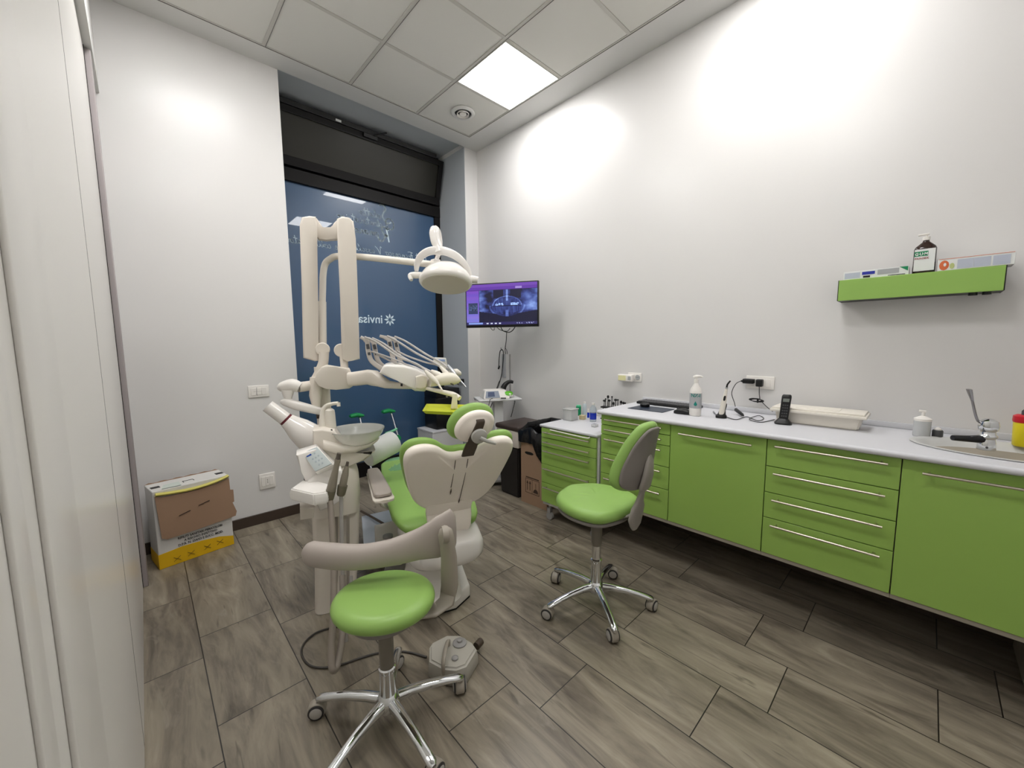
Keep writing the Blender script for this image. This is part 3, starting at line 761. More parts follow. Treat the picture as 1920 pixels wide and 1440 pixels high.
# inline connector and coil on the worktop
bm = BM(); c0 = onc(1385, 778)+VZ*.010; c1 = onc(1408, 781)+VZ*.010
c0 = onc(1378, 776)+VZ*.03; c1 = onc(1394, 783)+VZ*.012
pad(bm, [(c0+(c1-c0)*f, VZ, (c1-c0).normalized().cross(VZ), r, r*.9) for f, r in ((0, .004), (.1, .011), (.85, .009), (1, .004))], n=14)
cc = onc(1410, 785)+VZ*.004
tube(bm, [onc(1362, 783)+VZ*.004, onc(1380, 788)+VZ*.004, onc(1400, 783)+VZ*.005, onc(1420, 790)+VZ*.004, onc(1432, 786)+VZ*.004, onc(1422, 781)+VZ*.006, onc(1405, 788)+VZ*.007, onc(1425, 793)+VZ*.004, onc(1452, 788)+VZ*.004], .0022, n=8)
one('charger_cable', bm, BLACK, 'coiled black cable lying on the worktop between curing light and telephone', 'cable')
# cordless phone
pp = onc(1468, 795); pp.z = ZC+.001; Np, Xp = face_cam(pp)
t = thing('cordless_telephone', 'black cordless telephone standing in its charging base', 'telephone', pp)
bm = BM(); pad(bm, [(pp+VZ*h, Xp, Np, ra, rb) for h, ra, rb in ((0, .040, .034), (.008, .041, .035), (.018, .032, .028), (.03, .022, .016))], e=3); obj('charging_base', bm, BLACK, t)
bm = BM(); up = (VZ*.97-Np*.12+Xp*.07).normalized(); Nq = (Np-up*Np.dot(up)).normalized(); Xq = up.cross(Nq)*-1
hb = pp+VZ*.018; pad(bm, [(hb+up*h, Xp, Nq, ra, rb) for h, ra, rb in ((0, .018, .010), (.01, .021, .012), (.09, .022, .0125), (.13, .0225, .012), (.14, .021, .01), (.145, .016, .006))], e=4); hs_ = obj('handset', bm, BLACK, t)
bm = BM(); o = hb+up*.104+Nq*.0128-Xp*.0145; label_quad(bm, o, Xp, up, .029, .018, .001); obj('display', bm, mat('lcd_grey', (120, 126, 120), .3), hs_)
for r_ in range(5):
    for c_ in range(3):
        bm = BM(); o = hb+up*(.022+r_*.015)+Nq*.0126+Xp*(-.013+c_*.0095); label_quad(bm, o, Xp, up, .007, .007, .0014)
        obj('key', bm, DGREY, hs_)
# cream instrument box
t = thing('sterilising_box', 'long cream plastic box with lid on the worktop beside the telephone', 'box', (-.17, -3.14, ZC+.001))
BY0, BY1, BX0, BX1 = -3.335, -2.965, -.25, -.10
b0_, b1_ = onc(1508, 806), onc(1648, 819)
bm = BM(); z0 = ZC+.001
r_ = [ring(bm, [(x, y, z) for x, y in ((BX0-e_, BY0-e_), (BX1+e_, BY0-e_), (BX1+e_, BY1+e_), (BX0-e_, BY1+e_))]) for e_, z in ((-.012, z0), (.0, z0+.068))]
skin(bm, r_); bmesh.ops.bevel(bm, geom=bm.edges[:], offset=.006, segments=2, affect='EDGES'); obj('tub', bm, IVORY, t)
bm = BM(); box(bm, BX0-.022, BX1+.018, BY0-.02, BY1+.02, z0+.062, z0+.078, .004, 2); box(bm, BX0-.012, BX1+.008, BY0-.012, BY1+.012, z0+.076, z0+.088, .004, 2); box(bm, BX0+.03, BX1-.03, BY0+.09, BY1-.09, z0+.086, z0+.091, .002, 1); obj('lid', bm, IVORY, t)
# soap dispenser and dark floss pot
ps = onc(1727, 818); ps.z = ZC+.001
t = thing('soap_dispenser', 'clear soap dispenser with white pump beside the sink', 'dispenser', ps)
bm = BM(); lathe(bm, [(.029, 0), (.030, .004), (.030, .072), (.029, .076)], ps); obj('body', bm, mat('milky_plastic', (214, 216, 216), .15, trans=.35), t)
bm = BM(); lathe(bm, [(.031, .074), (.031, .084), (.014, .094), (.006, .098), (.006, .115)], ps); Nn_, Xn_ = face_cam(ps); box(bm, -.016, .010, -.006, .006, .114, .124, .002, 1, M=Matrix.Translation(ps) @ Matrix.Rotation(math.atan2(Xn_.y, Xn_.x), 4, 'Z')); obj('pump_head', bm, WHITEP, t)
ps = onc(1757, 820); ps.z = ZC+.001
t = thing('floss_pot', 'small dark grey pot with a white top right of the soap dispenser', 'pot', ps)
bm = BM(); lathe(bm, [(.017, 0), (.0185, .004), (.0185, .030), (.016, .034)], ps); obj('pot', bm, DGREY, t)
bm = BM(); lathe(bm, [(.012, .033), (.012, .040), (.005, .046), (.001, .047)], ps); obj('cap', bm, WHITEP, t)
# sharps container
ps = onc(1922, 846); ps = Vector((-.13, -3.885, ZC+.001)); 
psx = at(1925, 800, x=-.13); ps.y = psx.y
t = thing('sharps_container', 'yellow sharps container with red lid at the right edge of the worktop', 'container', ps)
bm = BM(); pad(bm, [(ps+VZ*h, Vector((1, 0, 0)), Vector((0, 1, 0)), r, r) for h, r in ((0, .030), (.005, .034), (.105, .037))], n=30, e=2.6); obj('tub', bm, YEL, t)
bm = BM(); pad(bm, [(ps+VZ*h, Vector((1, 0, 0)), Vector((0, 1, 0)), r, r) for h, r in ((.102, .038), (.108, .040), (.128, .039), (.134, .03))], n=30, e=2.6); lid_ = obj('lid', bm, RED, t)
bm = BM(); lathe(bm, [(.018, .134), (.018, .150), (.012, .158), (.001, .159)], ps); obj('closure', bm, DGREY, lid_)

# things on the cart
def onk(u, v): return at(u, v, z=ZC2+.001)
def glassy(label, u, v, r, h, m, name='bottle', cat='bottle', parts=()):
    q = onk(u, v); q.y = min(q.y, -1.525); t = thing(name, label, cat, q)
    for nm, mm, prof in parts: b = BM(); lathe(b, prof, q); obj(nm, b, mm, t)
    return t
q = onk(1063, 786); q.y = -1.555
t = thing('clear_box', 'clear plastic box of white cotton at the front of the drawer cart top', 'box', q)
bm = BM(); box(bm, q.x-.045, q.x+.045, q.y-.05, q.y+.04, ZC2+.001, ZC2+.088, .003, 1); obj('case', bm, mat('frosted_box', (228, 228, 226), .12, trans=.55, ior=1.2), t)
bm = BM(); box(bm, q.x-.05, q.x+.05, q.y-.055, q.y+.045, ZC2+.0885, ZC2+.096, .003, 1); obj('lid', bm, mat('frosted_box', (0, 0, 0)), t)
bm = BM(); pad(bm, [((q.x, q.y-.005, ZC2+.004+h), (1, 0, 0), (0, 1, 0), r, r) for h, r in ((0, .033), (.02, .036), (.045, .032), (.055, .015))]); obj('cotton', bm, PAPER, t)
glassy('green and white canister behind the clear box on the cart', 1076, 780, .02, .1, None, 'canister', 'canister', (('body', GREENP, [(.021, 0), (.022, .003), (.022, .085), (.020, .09)]), ('base_band', WHITEP, [(.0225, .0), (.0225, .012)]), ('cap', mat('mint_cap', (90, 200, 150), .4), [(.019, .09), (.019, .100), (.001, .101)])))
glassy('pale slim bottle standing behind the green canister on the cart', 1090, 778, .018, .1, None, 'bottle', 'bottle', (('body', mat('pale_bottle', (196, 208, 212), .25), [(.016, 0), (.017, .003), (.017, .09), (.009, .105)]), ('cap', WHITEP, [(.009, .105), (.009, .12), (.001, .121)])))
q = onk(1092, 786); one('small_box', box(BM(), q.x-.02, q.x+.02, q.y-.022, q.y+.02, ZC2+.001, ZC2+.035, .001, 1), mat('buff_card', (206, 190, 150), .6), 'small buff cardboard box between the canister and the blue bottle', 'box')
t = glassy('clear bottle with blue label in front, on the right of the cart top', 1112, 790, .026, .14, None, 'bottle', 'bottle', (('body', mat('clear_bottle', (222, 232, 236), .1, trans=.8, ior=1.2), [(.025, 0), (.026, .004), (.026, .095), (.022, .112), (.011, .128), (.010, .135)]), ('label', BLUEL, [(.0262, .018), (.0264, .02), (.0264, .068), (.0262, .07)]), ('cap', WHITEP, [(.012, .134), (.012, .15), (.001, .151)])))
q = onk(1118, 780); t = glassy('small blue and white tube bottle beside the wall on the cart', 1103, 783, .01, .08, None, 'small_bottle', 'bottle', (('body', BLUEL, [(.010, 0), (.010, .04), (.008, .045)]), ('cap', WHITEP, [(.008, .045), (.007, .075), (.001, .076)])))
q = onk(1115, 800); bm = BM(); box(bm, q.x-.02, q.x+.02, q.y-.02, q.y+.018, ZC2+.001, ZC2+.022, .002, 1); one('clear_tray', bm, mat('frosted_box', (0, 0, 0)), 'little clear tray in front of the blue-labelled bottle', 'tray')

# ---------------- green wall shelf and what stands on it
SZ0, SZ1 = 1.622, 1.712
sy0, sy1 = -3.60, -3.065
XS = -.155
def shelf_y(u, v): return at(u, v, x=XS).y
sy1 = shelf_y(1571, 545); sy0 = shelf_y(1886, 520)
zt_l = at(1571, 526, x=XS).z; zb_l = at(1571, 565, x=XS).z
zt_r = at(1886, 497, x=XS).z; zb_r = at(1886, 543, x=XS).z
SZ1 = (zt_l+zt_r)/2; SZ0 = (zb_l+zb_r)/2
t = thing('wall_shelf', 'green lacquered box shelf on the right wall above the worktop', 'shelf', (-.08, (sy0+sy1)/2, SZ0))
bm = BM(); box(bm, XS, XS+.016, sy0+.002, sy1-.002, SZ0, SZ1, .0015, 1); obj('front_panel', bm, mat('green_shelf', (146, 184, 92), .3, spec=.45), t)
bm = BM(); box(bm, XS+.001, -.0005, sy1-.002, sy1+.001, SZ0, SZ1); box(bm, XS+.001, -.0005, sy0-.001, sy0+.002, SZ0, SZ1); box(bm, XS+.016, -.0005, sy0+.002, sy1-.002, SZ1-.006, SZ1-.001); box(bm, XS+.016, -.0005, sy0+.002, sy1-.002, SZ0+.001, SZ0+.01); obj('shelf_body', bm, BLACK, t)
for yy in (sy0+.085, sy0+.045):
    bm = BM(); cyl(bm, (XS+.03, yy, SZ0-.012), (XS+.03, yy, SZ0+.0005), .014, n=18); obj('rubber_pad', bm, BLACK, t)
zs = SZ1+.0005
def ys(u): return at(u, 500, x=XS+.02).y
def flatbox(name, label, u0, u1, xf, depth, h, m, decor):
    ya, yb = at(u0, 500, x=xf).y, at(u1, 500, x=xf).y
    t = thing(name, label, 'box', (xf+depth/2, (ya+yb)/2, zs))
    bm = BM(); box(bm, xf, xf+depth, yb, ya, zs, zs+h, .001, 1); obj('carton', bm, m, t)
    decor(t, xf-.0006, ya, yb, zs, h); return t
def deco1(t, x, ya, yb, z, h):
    w = ya-yb
    def quad(f0, f1, g0, g1, m, nm):
        bm = BM(); label_quad(bm, (x, ya-w*f0, z+h*g0), VX, VZ, w*(f1-f0), h*(g1-g0), .0006); obj(nm, bm, m, t, smooth=0)
    quad(.02, .27, .12, .82, PALEB, 'text_block'); quad(.30, .50, .45, .82, BLUEINK, 'blue_band'); quad(.32, .43, .08, .32, INK, 'barcode'); quad(.54, .86, .3, .9, GREYL, 'print_block')
    bm = BM(); prism(bm, [(x, ya-w*.86, z+h*.98), (x, ya-w*.985, z+h*.98), (x, ya-w*.985, z+h*.45)], (.0006, 0, 0)); obj('green_corner', bm, GREENP, t, smooth=0)
    quad(.70, .95, .06, .14, INK, 'small_print')
flatbox('medicine_box', 'flat white carton with blue band and green corner at the left on the wall shelf', 1583, 1705, XS+.012, .075, .040, PAPER, deco1)
def deco2(t, x, ya, yb, z, h):
    w = ya-yb
    def quad(f0, f1, g0, g1, m, nm):
        bm = BM(); label_quad(bm, (x, ya-w*f0, z+h*g0), VX, VZ, w*(f1-f0), h*(g1-g0), .0006); obj(nm, bm, m, t, smooth=0)
    for f in (.27, .49, .73): quad(f, f+.215, .08, .84, PALEB, 'pale_panel')
    bm = BM(); prism(bm, [(x, ya-w*(.04+.07*math.cos(a)+.05), z+h*(.45+.42*math.sin(a))) for a in [k*PI/6 for k in range(12)]], (.0006, 0, 0)); obj('orange_picture', bm, ORANGE, t, smooth=0)
    bm = BM(); prism(bm, [(x, ya-w*(.2+.035*math.cos(a)), z+h*(.35+.25*math.sin(a))) for a in [k*PI/6 for k in range(12)]], (.0006, 0, 0)); obj('green_picture', bm, mat('print_olive', (186, 196, 130), .6), t, smooth=0)
    bm = BM(); prism(bm, [(x-.0008, ya-w*(.1+.02*math.cos(a)), z+h*(.5+.15*math.sin(a))) for a in [k*PI/6 for k in range(12)]], (.0006, 0, 0)); obj('white_tooth', bm, PAPER, t, smooth=0)
    quad(0.01, .99, .96, .995, ORANGE, 'orange_edge')
flatbox('glove_box', 'long pale carton with orange picture at the right on the wall shelf', 1758, 1902, XS+.004, .10, .052, PAPER, deco2)
pb = at(1734, 509, x=XS+.05); pb = Vector((XS+.055, at(1734, 480, x=XS+.055).y, zs))
t = thing('mouthwash_bottle', 'brown mouthwash bottle with white pump and green-labelled front on the wall shelf', 'bottle', pb)
Nb, Xb = Vector((-1, 0, 0)), Vector((0, -1, 0))
bm = BM(); pad(bm, [(pb+VZ*h, Xb, Nb, ra, rb) for h, ra, rb in ((0, .036, .022), (.005, .038, .024), (.115, .038, .024), (.125, .034, .021), (.145, .014, .012), (.150, .011, .011), (.158, .011, .011))], e=3.2, n=32); obj('body', bm, BROWNB, t)
bm = BM(); lathe(bm, [(.0125, .154), (.013, .158), (.013, .170), (.004, .172), (.004, .180)], pb); box(bm, pb.x-.008, pb.x+.008, pb.y-.010, pb.y+.028, pb.z+.178, pb.z+.186, .003, 2); obj('pump_head', bm, WHITEP, t)
bm = BM(); label_quad(bm, pb+Nb*.0246-Xb*.034+VZ*.012, Xb, VZ, .068, .10, .0008); l_ = obj('label', bm, PAPER, t, smooth=0)
bm = BM(); label_quad(bm, pb+Nb*.0254-Xb*.034+VZ*.080, Xb, VZ, .045, .022, .0008); obj('green_band', bm, GREENP, l_, smooth=0)
bm = BM(); add_text(bm, 'G·U·M', pb+Nb*.026-Xb*.032+VZ*.084, Xb, VZ, .018, offset=.03, ext=.0004, sx=.85); obj('band_lettering', bm, PAPER, l_, smooth=0)
bm = BM(); add_text(bm, 'PAROEX', pb+Nb*.0254-Xb*.032+VZ*.066, Xb, VZ, .011, offset=.02, ext=.0004, sx=1.1); obj('red_lettering', bm, REDINK, l_, smooth=0)
# ================================================================= WALL AND CORNER THINGS
# switch plates on the back wall, left of the window
def plate_back(name, label, cat, u0, v0, u1, v1, kind):
    a = at(u0, v0, y=-.001); b = at(u1, v1, y=-.001); x0, x1, z1, z0 = a.x, b.x, a.z, b.z
    t = thing(name, label, cat, ((x0+x1)/2, -.004, z0)); w = x1-x0; h = z1-z0
    bm = BM(); box(bm, x0, x1, -.009, -.0003, z0, z1, .003, 3); obj('cover_plate', bm, WHITEP, t)
    n = 3
    for k in range(n):
        p0 = x0+w*.12+k*w*.76/n; p1 = p0+w*.76/n
        bm = BM(); box(bm, p0+.0006, p1-.0006, -.0118, -.008, z0+h*.2, z1-h*.2, .0012, 1); m_ = obj('rocker' if kind == 'switch' else 'module', bm, WHITEP, t)
        if kind == 'socket' and k == 1:
            bm = BM()
            for dz in (-.012, 0, .012): cyl(bm, ((p0+p1)/2, -.0112, (z0+z1)/2+dz), ((p0+p1)/2, -.0124, (z0+z1)/2+dz), .003, n=10)
            obj('pin_hole', bm, BLACK, m_)
    if kind == 'switch':
        bm = BM(); box(bm, x0+w*.40, x0+w*.402+.001, -.0124, -.0117, z0+h*.15, z1-h*.15); box(bm, x0+w*.25, x0+w*.62, -.0124, -.0117, z0+h*.5, z0+h*.51); obj('rocker_mark', bm, DGREY, t, smooth=0)
plate_back('light_switch', 'white light switch plate on the back wall left of the window', 'switch', 464, 724, 505, 743, 'switch')
plate_back('wall_socket', 'white socket plate low on the back wall above the skirting', 'socket', 485, 890, 517, 912, 'socket')

# television on a swivel bracket
TL = at(873, 574, d=3.58); TRt = at(1009.5, 570, d=3.37)
zt = (at(1009.5, 527, d=3.37).z+at(873, 533, d=3.58).z)/2; zb = (at(1009.5, 611.7, d=3.37).z+at(874, 614.7, d=3.58).z)/2
tc = (TL+TRt)/2; tc.z = zb
TX = Vector((TRt.x-TL.x, TRt.y-TL.y, 0)); TW = TX.length; TX.normalize(); TN = Vector((TX.y, -TX.x, 0))
if TN.dot(Vector((CAM.x-tc.x, CAM.y-tc.y, 0))) < 0: TN = -TN
TH = zt-zb
def tvp(a, h, n_): return Vector((tc.x, tc.y, zb))+TX*a+VZ*h+TN*n_
tv = thing('television', 'flat television showing a dental x-ray, on a bracket in the corner', 'television', tc)
TM = Matrix(((TX.x, TN.x, 0, tc.x), (TX.y, TN.y, 0, tc.y), (0, 0, 1, zb), (0, 0, 0, 1)))
bm = BM(); box(bm, -TW/2, TW/2, -.035, 0, 0, TH, .004, 2, M=TM); box(bm, -TW*.3, TW*.3, -.055, -.03, TH*.2, TH*.75, .006, 2, M=TM); obj('housing', bm, BLACK, tv)
bz = .010; bzb = .022
def screen_mesh():
    nx, nz = 168, 100; x0, x1, z0, z1 = -TW/2+bz, TW/2-bz, bzb, TH-bz
    me = bpy.data.meshes.new('screen'); vs = []; fs = []; cols = []
    for j in range(nz+1):
        for i in range(nx+1): vs.append((x0+(x1-x0)*i/nx, 0, z0+(z1-z0)*j/nz))
    rnd = random.Random(3)
    from mathutils import noise
    def px(s, t):       # s left to right, t bottom to top
        if t < .075:
            if .03 < s < .24 and .02 < t < .06: return (.28, .42, .95)
            if t > .02 and t < .055 and .28 < s < .52 and int(s*34) % 2 == 0: return (.75, .8, 1)
            if t > .02 and t < .05 and .72 < s < .96 and noise.noise((s*60, t*30, 0)) > .1: return (.45, .5, .8)
            return (.02, .015, .12)
        if t > .85:
            c = (.13, .03, .42) if t < .93 else (.18, .06, .5)
            if .70 < s < .79 and .87 < t < .92: return (.42, .30, .75)
            if t < .865: return (.04, .01, .15)
            return c
        if s < .185:
            if .03 < s < .165 and .28 < t < .55:
                g = noise.noise((s*50, t*30, 2))*.5+.3
                return (.02, .04, .12) if t < .36 or t > .5 else (.15*g, .25*g, .6*g)
            k = (t-.07)/.8; base = (.24+.03*math.sin(t*40), .16+.06*(1-k), .78)
            return (base[0]*(1-.2*k), base[1]*(1-.6*k), base[2]*(1-.25*k))
        if s < .19: return (.01, .01, .06)
        # panoramic x-ray
        X = (s-.585)/.39; Y = (t-.47)/.38
        v = .35+.45*noise.fractal((s*5, t*4, 5), 1, 2, 4)
        side = min(1, abs(X)**2); v *= .55+.8*side*(1 if Y > -.35 else .2)
        if Y > .45 and .12 < abs(X) < .5: v *= .25
        jaw = (X/.62)**2+((Y+.02)/.72)**2
        if abs(jaw-.62) < .12 and Y > 0: v += .35
        if abs(jaw-1) < .10 and Y < 0: v += .22
        if jaw < .62:
            v = .18+.15*noise.noise((s*30, t*8, 1))+.14*abs(math.sin(s*110))*(1 if abs(Y) < .45 else .4)
            if abs(Y+.02+.12*X*X) < .022: v = .03
        if abs(Y-.08) < .09 and (.13 < abs(X) < .42) and noise.noise((s*55, t*22, 9)) > -.12 and jaw < .62 and Y > .0: v = 1.0
        if abs(X) < .035 and Y > .3: v += .45
        if abs(X) < .05 and Y < -.3: v += .3
        if Y < -.62+.25*abs(X) and jaw > .9: v *= .12
        v = max(0, min(1.15, (v-.08)*1.3))
        return (.30*v*v+.03*v, .42*v*v+.08*v, .12*v+.95*v**1.15*.9+.03)
    for j in range(nz):
        for i in range(nx):
            a = j*(nx+1)+i; fs.append((a, a+1, a+nx+2, a+nx+1)); cols.append(px((i+.5)/nx, (j+.5)/nz))
    me.from_pydata(vs, [], fs)
    ca = me.color_attributes.new('picture', 'FLOAT_COLOR', 'CORNER')
    buf = []
    for c in cols: buf += [c[0], c[1], c[2], 1]*4
    ca.data.foreach_set('color', buf); return me
me = screen_mesh(); me.transform(TM @ Matrix.Translation((0, .0012, 0))); me.transform(Matrix.Translation(-tc))
so = bpy.data.objects.new('screen', me); COL.objects.link(so); so.parent = tv
m = bpy.data.materials.new('lit_screen'); m.use_nodes = True; nt = m.node_tree; b = nt.nodes['Principled BSDF']; b.inputs['Base Color'].default_value = (.01, .01, .012, 1); b.inputs['Roughness'].default_value = .25
at_ = nt.nodes.new('ShaderNodeVertexColor'); at_.layer_name = 'picture'; nt.links.new(at_.outputs[0], b.inputs['Emission Color']); b.inputs['Emission Strength'].default_value = .75; me.materials.append(m)
bm = BM(); mid = tvp(.06, TH*.45, -.05); 
tube(bm, [mid, mid+Vector((.12, .16, 0)), Vector((-.03, mid.y+.27, mid.z))], .016, n=10); box(bm, -.02, -.0005, mid.y+.21, mid.y+.33, mid.z-.1, mid.z+.1, .003, 1)
obj('wall_bracket', bm, BLACK, tv)
bm = BM(); tube(bm, [tvp(-.02, .01, -.04), tvp(.0, -.03, -.05), tvp(.05, -.045, -.06), tvp(.09, -.03, -.05), tvp(.12, .005, -.04)], .004, n=8)
tube(bm, [tvp(-.06, .01, -.04), tvp(-.03, -.02, -.05), tvp(.03, -.035, -.07), tvp(.07, -.01, -.04)], .003, n=8)
tube(bm, [tvp(-.12, .005, -.04), tvp(-.105, -.02, -.05), tvp(-.085, -.02, -.05), tvp(-.08, .0, -.04)], .0028, n=8); obj('hanging_cable', bm, BLACK, tv)

# wall cables below the television
xw = -.035
def wv(u, v, x=xw): return at(u, v, x=x)
bm = BM(); tube(bm, [wv(950, 622), wv(949, 640), wv(947, 655), wv(948, 664)], .004, n=8); tube(bm, [wv(947, 652), wv(950, 657), wv(951, 664)], .003, n=8)
one('television_cable', bm, BLACK, 'thin black cable dropping down the wall from the television', 'cable')
bm = BM(); box(bm, -.014, -.0005, wv(952.5, 690).y-.006, wv(952.5, 690).y+.006, wv(952, 742, 0).z, wv(952, 664, 0).z, .002, 1); one('cable_duct', bm, GREYP, 'slim grey vertical cable duct on the wall under the television', 'cable duct')
bm = BM()
tube(bm, [wv(935, 690), wv(936, 670), wv(938, 658), wv(942, 656), wv(944, 664), wv(942, 690), wv(940, 705), wv(935, 722), wv(930, 735), wv(924, 752, -.2), wv(918, 770, -.2)], .0045, n=8)
tube(bm, [wv(939, 652), wv(940, 655), wv(941, 657)], .003, n=8); tube(bm, [wv(936.5, 686), wv(935.5, 689), wv(934.5, 692)], [.006, .010, .007], n=8)
tube(bm, [wv(939, 711), wv(934, 720), wv(927, 745, -.1), wv(927, 775, -.2), wv(929, 800, -.2)], .0032, n=8)
one('device_cable', bm, BLACK, 'black looped cable hanging on the wall over the white trolley', 'cable')
bm = BM(); pl = [wv(943, 664, -.012), wv(949, 662, -.012), wv(951, 690, -.012), wv(949, 706, -.012), wv(943, 702, -.012)]
box(bm, -.018, -.0005, wv(949, 680, 0).y, wv(943, 680, 0).y, wv(946, 708, 0).z, wv(946, 664, 0).z, .004, 2); one('cable_pouch', bm, mat('clear_pouch', (205, 206, 210), .25, trans=.3), 'translucent pouch hanging on the wall beside the cable duct', 'pouch')

# white trolley with the electronic device
tcx = at(935, 752, x=-.33)
tz = at(935, 752, x=-.33).z
t = thing('device_trolley', 'white pedestal table carrying the small device below the television', 'trolley', (tcx.x, tcx.y, 0))
a0, a1 = at(893, 746, x=-.48), at(972, 745, x=-.1)
bm = BM(); d_ = Vector((a1.x-a0.x, a1.y-a0.y, 0)); W_ = d_.length; d_.normalize(); zt_ = (a0.z+a1.z)/2; mid = (a0+a1)/2
M_ = Matrix.Translation((mid.x, mid.y, zt_)) @ Matrix.Rotation(math.atan2(d_.y, d_.x), 4, 'Z')
box(bm, -W_/2, W_/2, -.13, .15, -.02, 0, .008, 3, M=M_); obj('shelf', bm, WHITEM, t)
bm = BM(); box(bm, -.045, .045, -.05, .05, -zt_+.06, -.02, .006, 2, M=M_); obj('column', bm, WHITEM, t)
bm = BM(); box(bm, -.12, .12, -.11, .12, -zt_+.035, -zt_+.065, .01, 2, M=M_)
for x in (-.10, .10):
    for y in (-.09, .09): cyl(bm, M_ @ Vector((x-.012, y, -zt_+.02)), M_ @ Vector((x+.012, y, -zt_+.02)), .0195, n=16)
obj('base', bm, GREYP, t)
t2 = thing('apex_device', 'small white device with grey display standing on the white trolley', 'device', M_ @ Vector((-.03, 0, .001)))
bm = BM(); r0 = ring(bm, [M_ @ Vector(q) for q in ((-.16, -.11, .002), (.10, -.11, .002), (.10, .12, .002), (-.16, .12, .002))]); r1 = ring(bm, [M_ @ Vector(q) for q in ((-.13, -.02, .075), (.08, -.02, .075), (.08, .10, .08), (-.13, .10, .08))])
skin(bm, [r0, r1]); bmesh.ops.bevel(bm, geom=bm.edges[:], offset=.006, segments=2, affect='EDGES'); obj('housing', bm, WHITEP, t2)
def slope(u0, w0, u1, w1, off):   # on the sloping front of the device
    out = []
    for (u, w) in ((u0, w0), (u1, w0), (u1, w1), (u0, w1)):
        z = .002+.073*w; y = -.11+.09*w; xl = -.16+.03*w; xr = .10-.02*w
        out.append(M_ @ Vector((xl+(xr-xl)*u, y-off, z+off)))
    return out
nrm = (M_.to_3x3() @ Vector((0, -.63, .77))).normalized()
bm = BM(); prism(bm, slope(.05, .12, .62, .9, .002), nrm*.002); obj('grey_panel', bm, mat('panel_grey', (132, 140, 154), .35), t2)
bm = BM(); prism(bm, slope(.14, .28, .42, .78, .0035), nrm*.002); obj('display', bm, LCD, t2)
bm = BM(); lathe(bm, [(.038, 0), (.045, .01), (.04, .03), (.02, .045), (.001, .047)], M_ @ Vector((.10, -.03, .012)), sx=1.25); t3 = obj('curved_housing', bm, WHITEP, t2)
bm = BM(); c_ = M_ @ Vector((.10, -.052, .045)); pad(bm, [(c_+M_.to_3x3() @ Vector((0, -.008, 0))+VZ*h, M_.to_3x3() @ Vector((1, 0, 0)), M_.to_3x3() @ Vector((0, .8, .6)), r*1.4, r) for h, r in ((-.004, .026), (.004, .028), (.009, .018))]); obj('green_window', bm, LIME, t2)
bm = BM(); tube(bm, [M_ @ Vector((.07, .05, .082)), M_ @ Vector((.09, .05, .12)), M_ @ Vector((.13, .04, .15)), M_ @ Vector((.17, .035, .145))], [.030, .026, .019, .016], n=12); one('camera_handpiece', bm, BLACK, 'black curved handpiece lying on top of the small white device', 'handpiece')
bm = BM(); tube(bm, [M_ @ Vector((-.08, -.13, .012)), M_ @ Vector((-.11, -.155, .005)), M_ @ Vector((-.125, -.16, -.05))], .003, n=8); tube(bm, [M_ @ Vector((.0, -.135, .012)), M_ @ Vector((.05, -.137, .01))], .006, n=8); tube(bm, [M_ @ Vector((.16, .0, .0)), M_ @ Vector((.172, -.02, -.04)), M_ @ Vector((.15, -.02, -.13)), M_ @ Vector((.13, -.02, -.2))], .0035, n=8)
one('device_lead', bm, BLACK, 'short black leads dangling over the trolley edge', 'cable')
bm = BM(); q = at(890.5, 748, y=-.001); cyl(bm, (q.x, -.0005, q.z), (q.x, -.012, q.z), .008); 
if q.x < -.168: bm.free()
else: one('wall_screw', bm, BLACK, 'tiny black screw in the wall strip left of the trolley', 'screw')

# pedal bin
bx0, bx1, by0, by1, bz = -.465, -.09, -1.10, -.80, .66
t = thing('pedal_bin', 'tall dark pedal bin with brown lid and pale upper band, left of the carton', 'bin', ((bx0+bx1)/2, (by0+by1)/2, 0))
bm = BM(); skin(bm, [ring(bm, [(x, y, z) for x, y in ((bx0+e_, by0+e_), (bx1-e_, by0+e_), (bx1-e_, by1-e_), (bx0+e_, by1-e_))]) for e_, z in ((.03, 0), (.012, .47))]); bmesh.ops.bevel(bm, geom=[e_ for e_ in bm.edges], offset=.012, segments=3, affect='EDGES'); obj('bin_body', bm, BIND, t)
bm = BM(); box(bm, bx0+.004, bx1-.004, by0+.004, by1-.004, .468, .625, .012, 3); obj('upper_band', bm, BINW, t)
bm = BM(); box(bm, bx0-.008, bx1+.008, by0-.008, by1+.008, .622, .668, .018, 4); obj('lid', bm, LIDB, t)
# carton with black bag
kx0, kx1, ky0, ky1, kz = -.455, -.05, -1.43, -1.125, .60
t = thing('cardboard_carton', 'tall brown carton with shipping symbols holding the black rubbish bag', 'carton', ((kx0+kx1)/2, (ky0+ky1)/2, 0))
bm = BM()
for a in ((kx0, kx0+.006, ky0, ky1), (kx1-.006, kx1, ky0, ky1), (kx0+.006, kx1-.006, ky0, ky0+.006), (kx0+.006, kx1-.006, ky1-.006, ky1)): box(bm, a[0], a[1], a[2], a[3], .0, kz)
box(bm, kx0+.006, kx1-.006, ky0+.006, ky1-.006, 0, .006); obj('carton_walls', bm, CARD, t, smooth=0)
bm = BM(); xx = kx0-.0008; cyc = ky1-.10; pts = [(xx, cyc-.04*math.cos(a)-(.012 if math.cos(a) > 0 else -.012), .455+.013*math.sin(a)) for a in [k*PI/8 for k in range(16)]]; prism(bm, pts, (.001, 0, 0)); obj('hand_hole', bm, BLACK, t, smooth=0)
def sym(parts):
    bm = BM()
    for y0, y1, z0, z1 in parts: box(bm, xx-.0006, xx+.0006, y0, y1, z0, z1)
    return bm
ya_, za_ = ky1-.055, .10
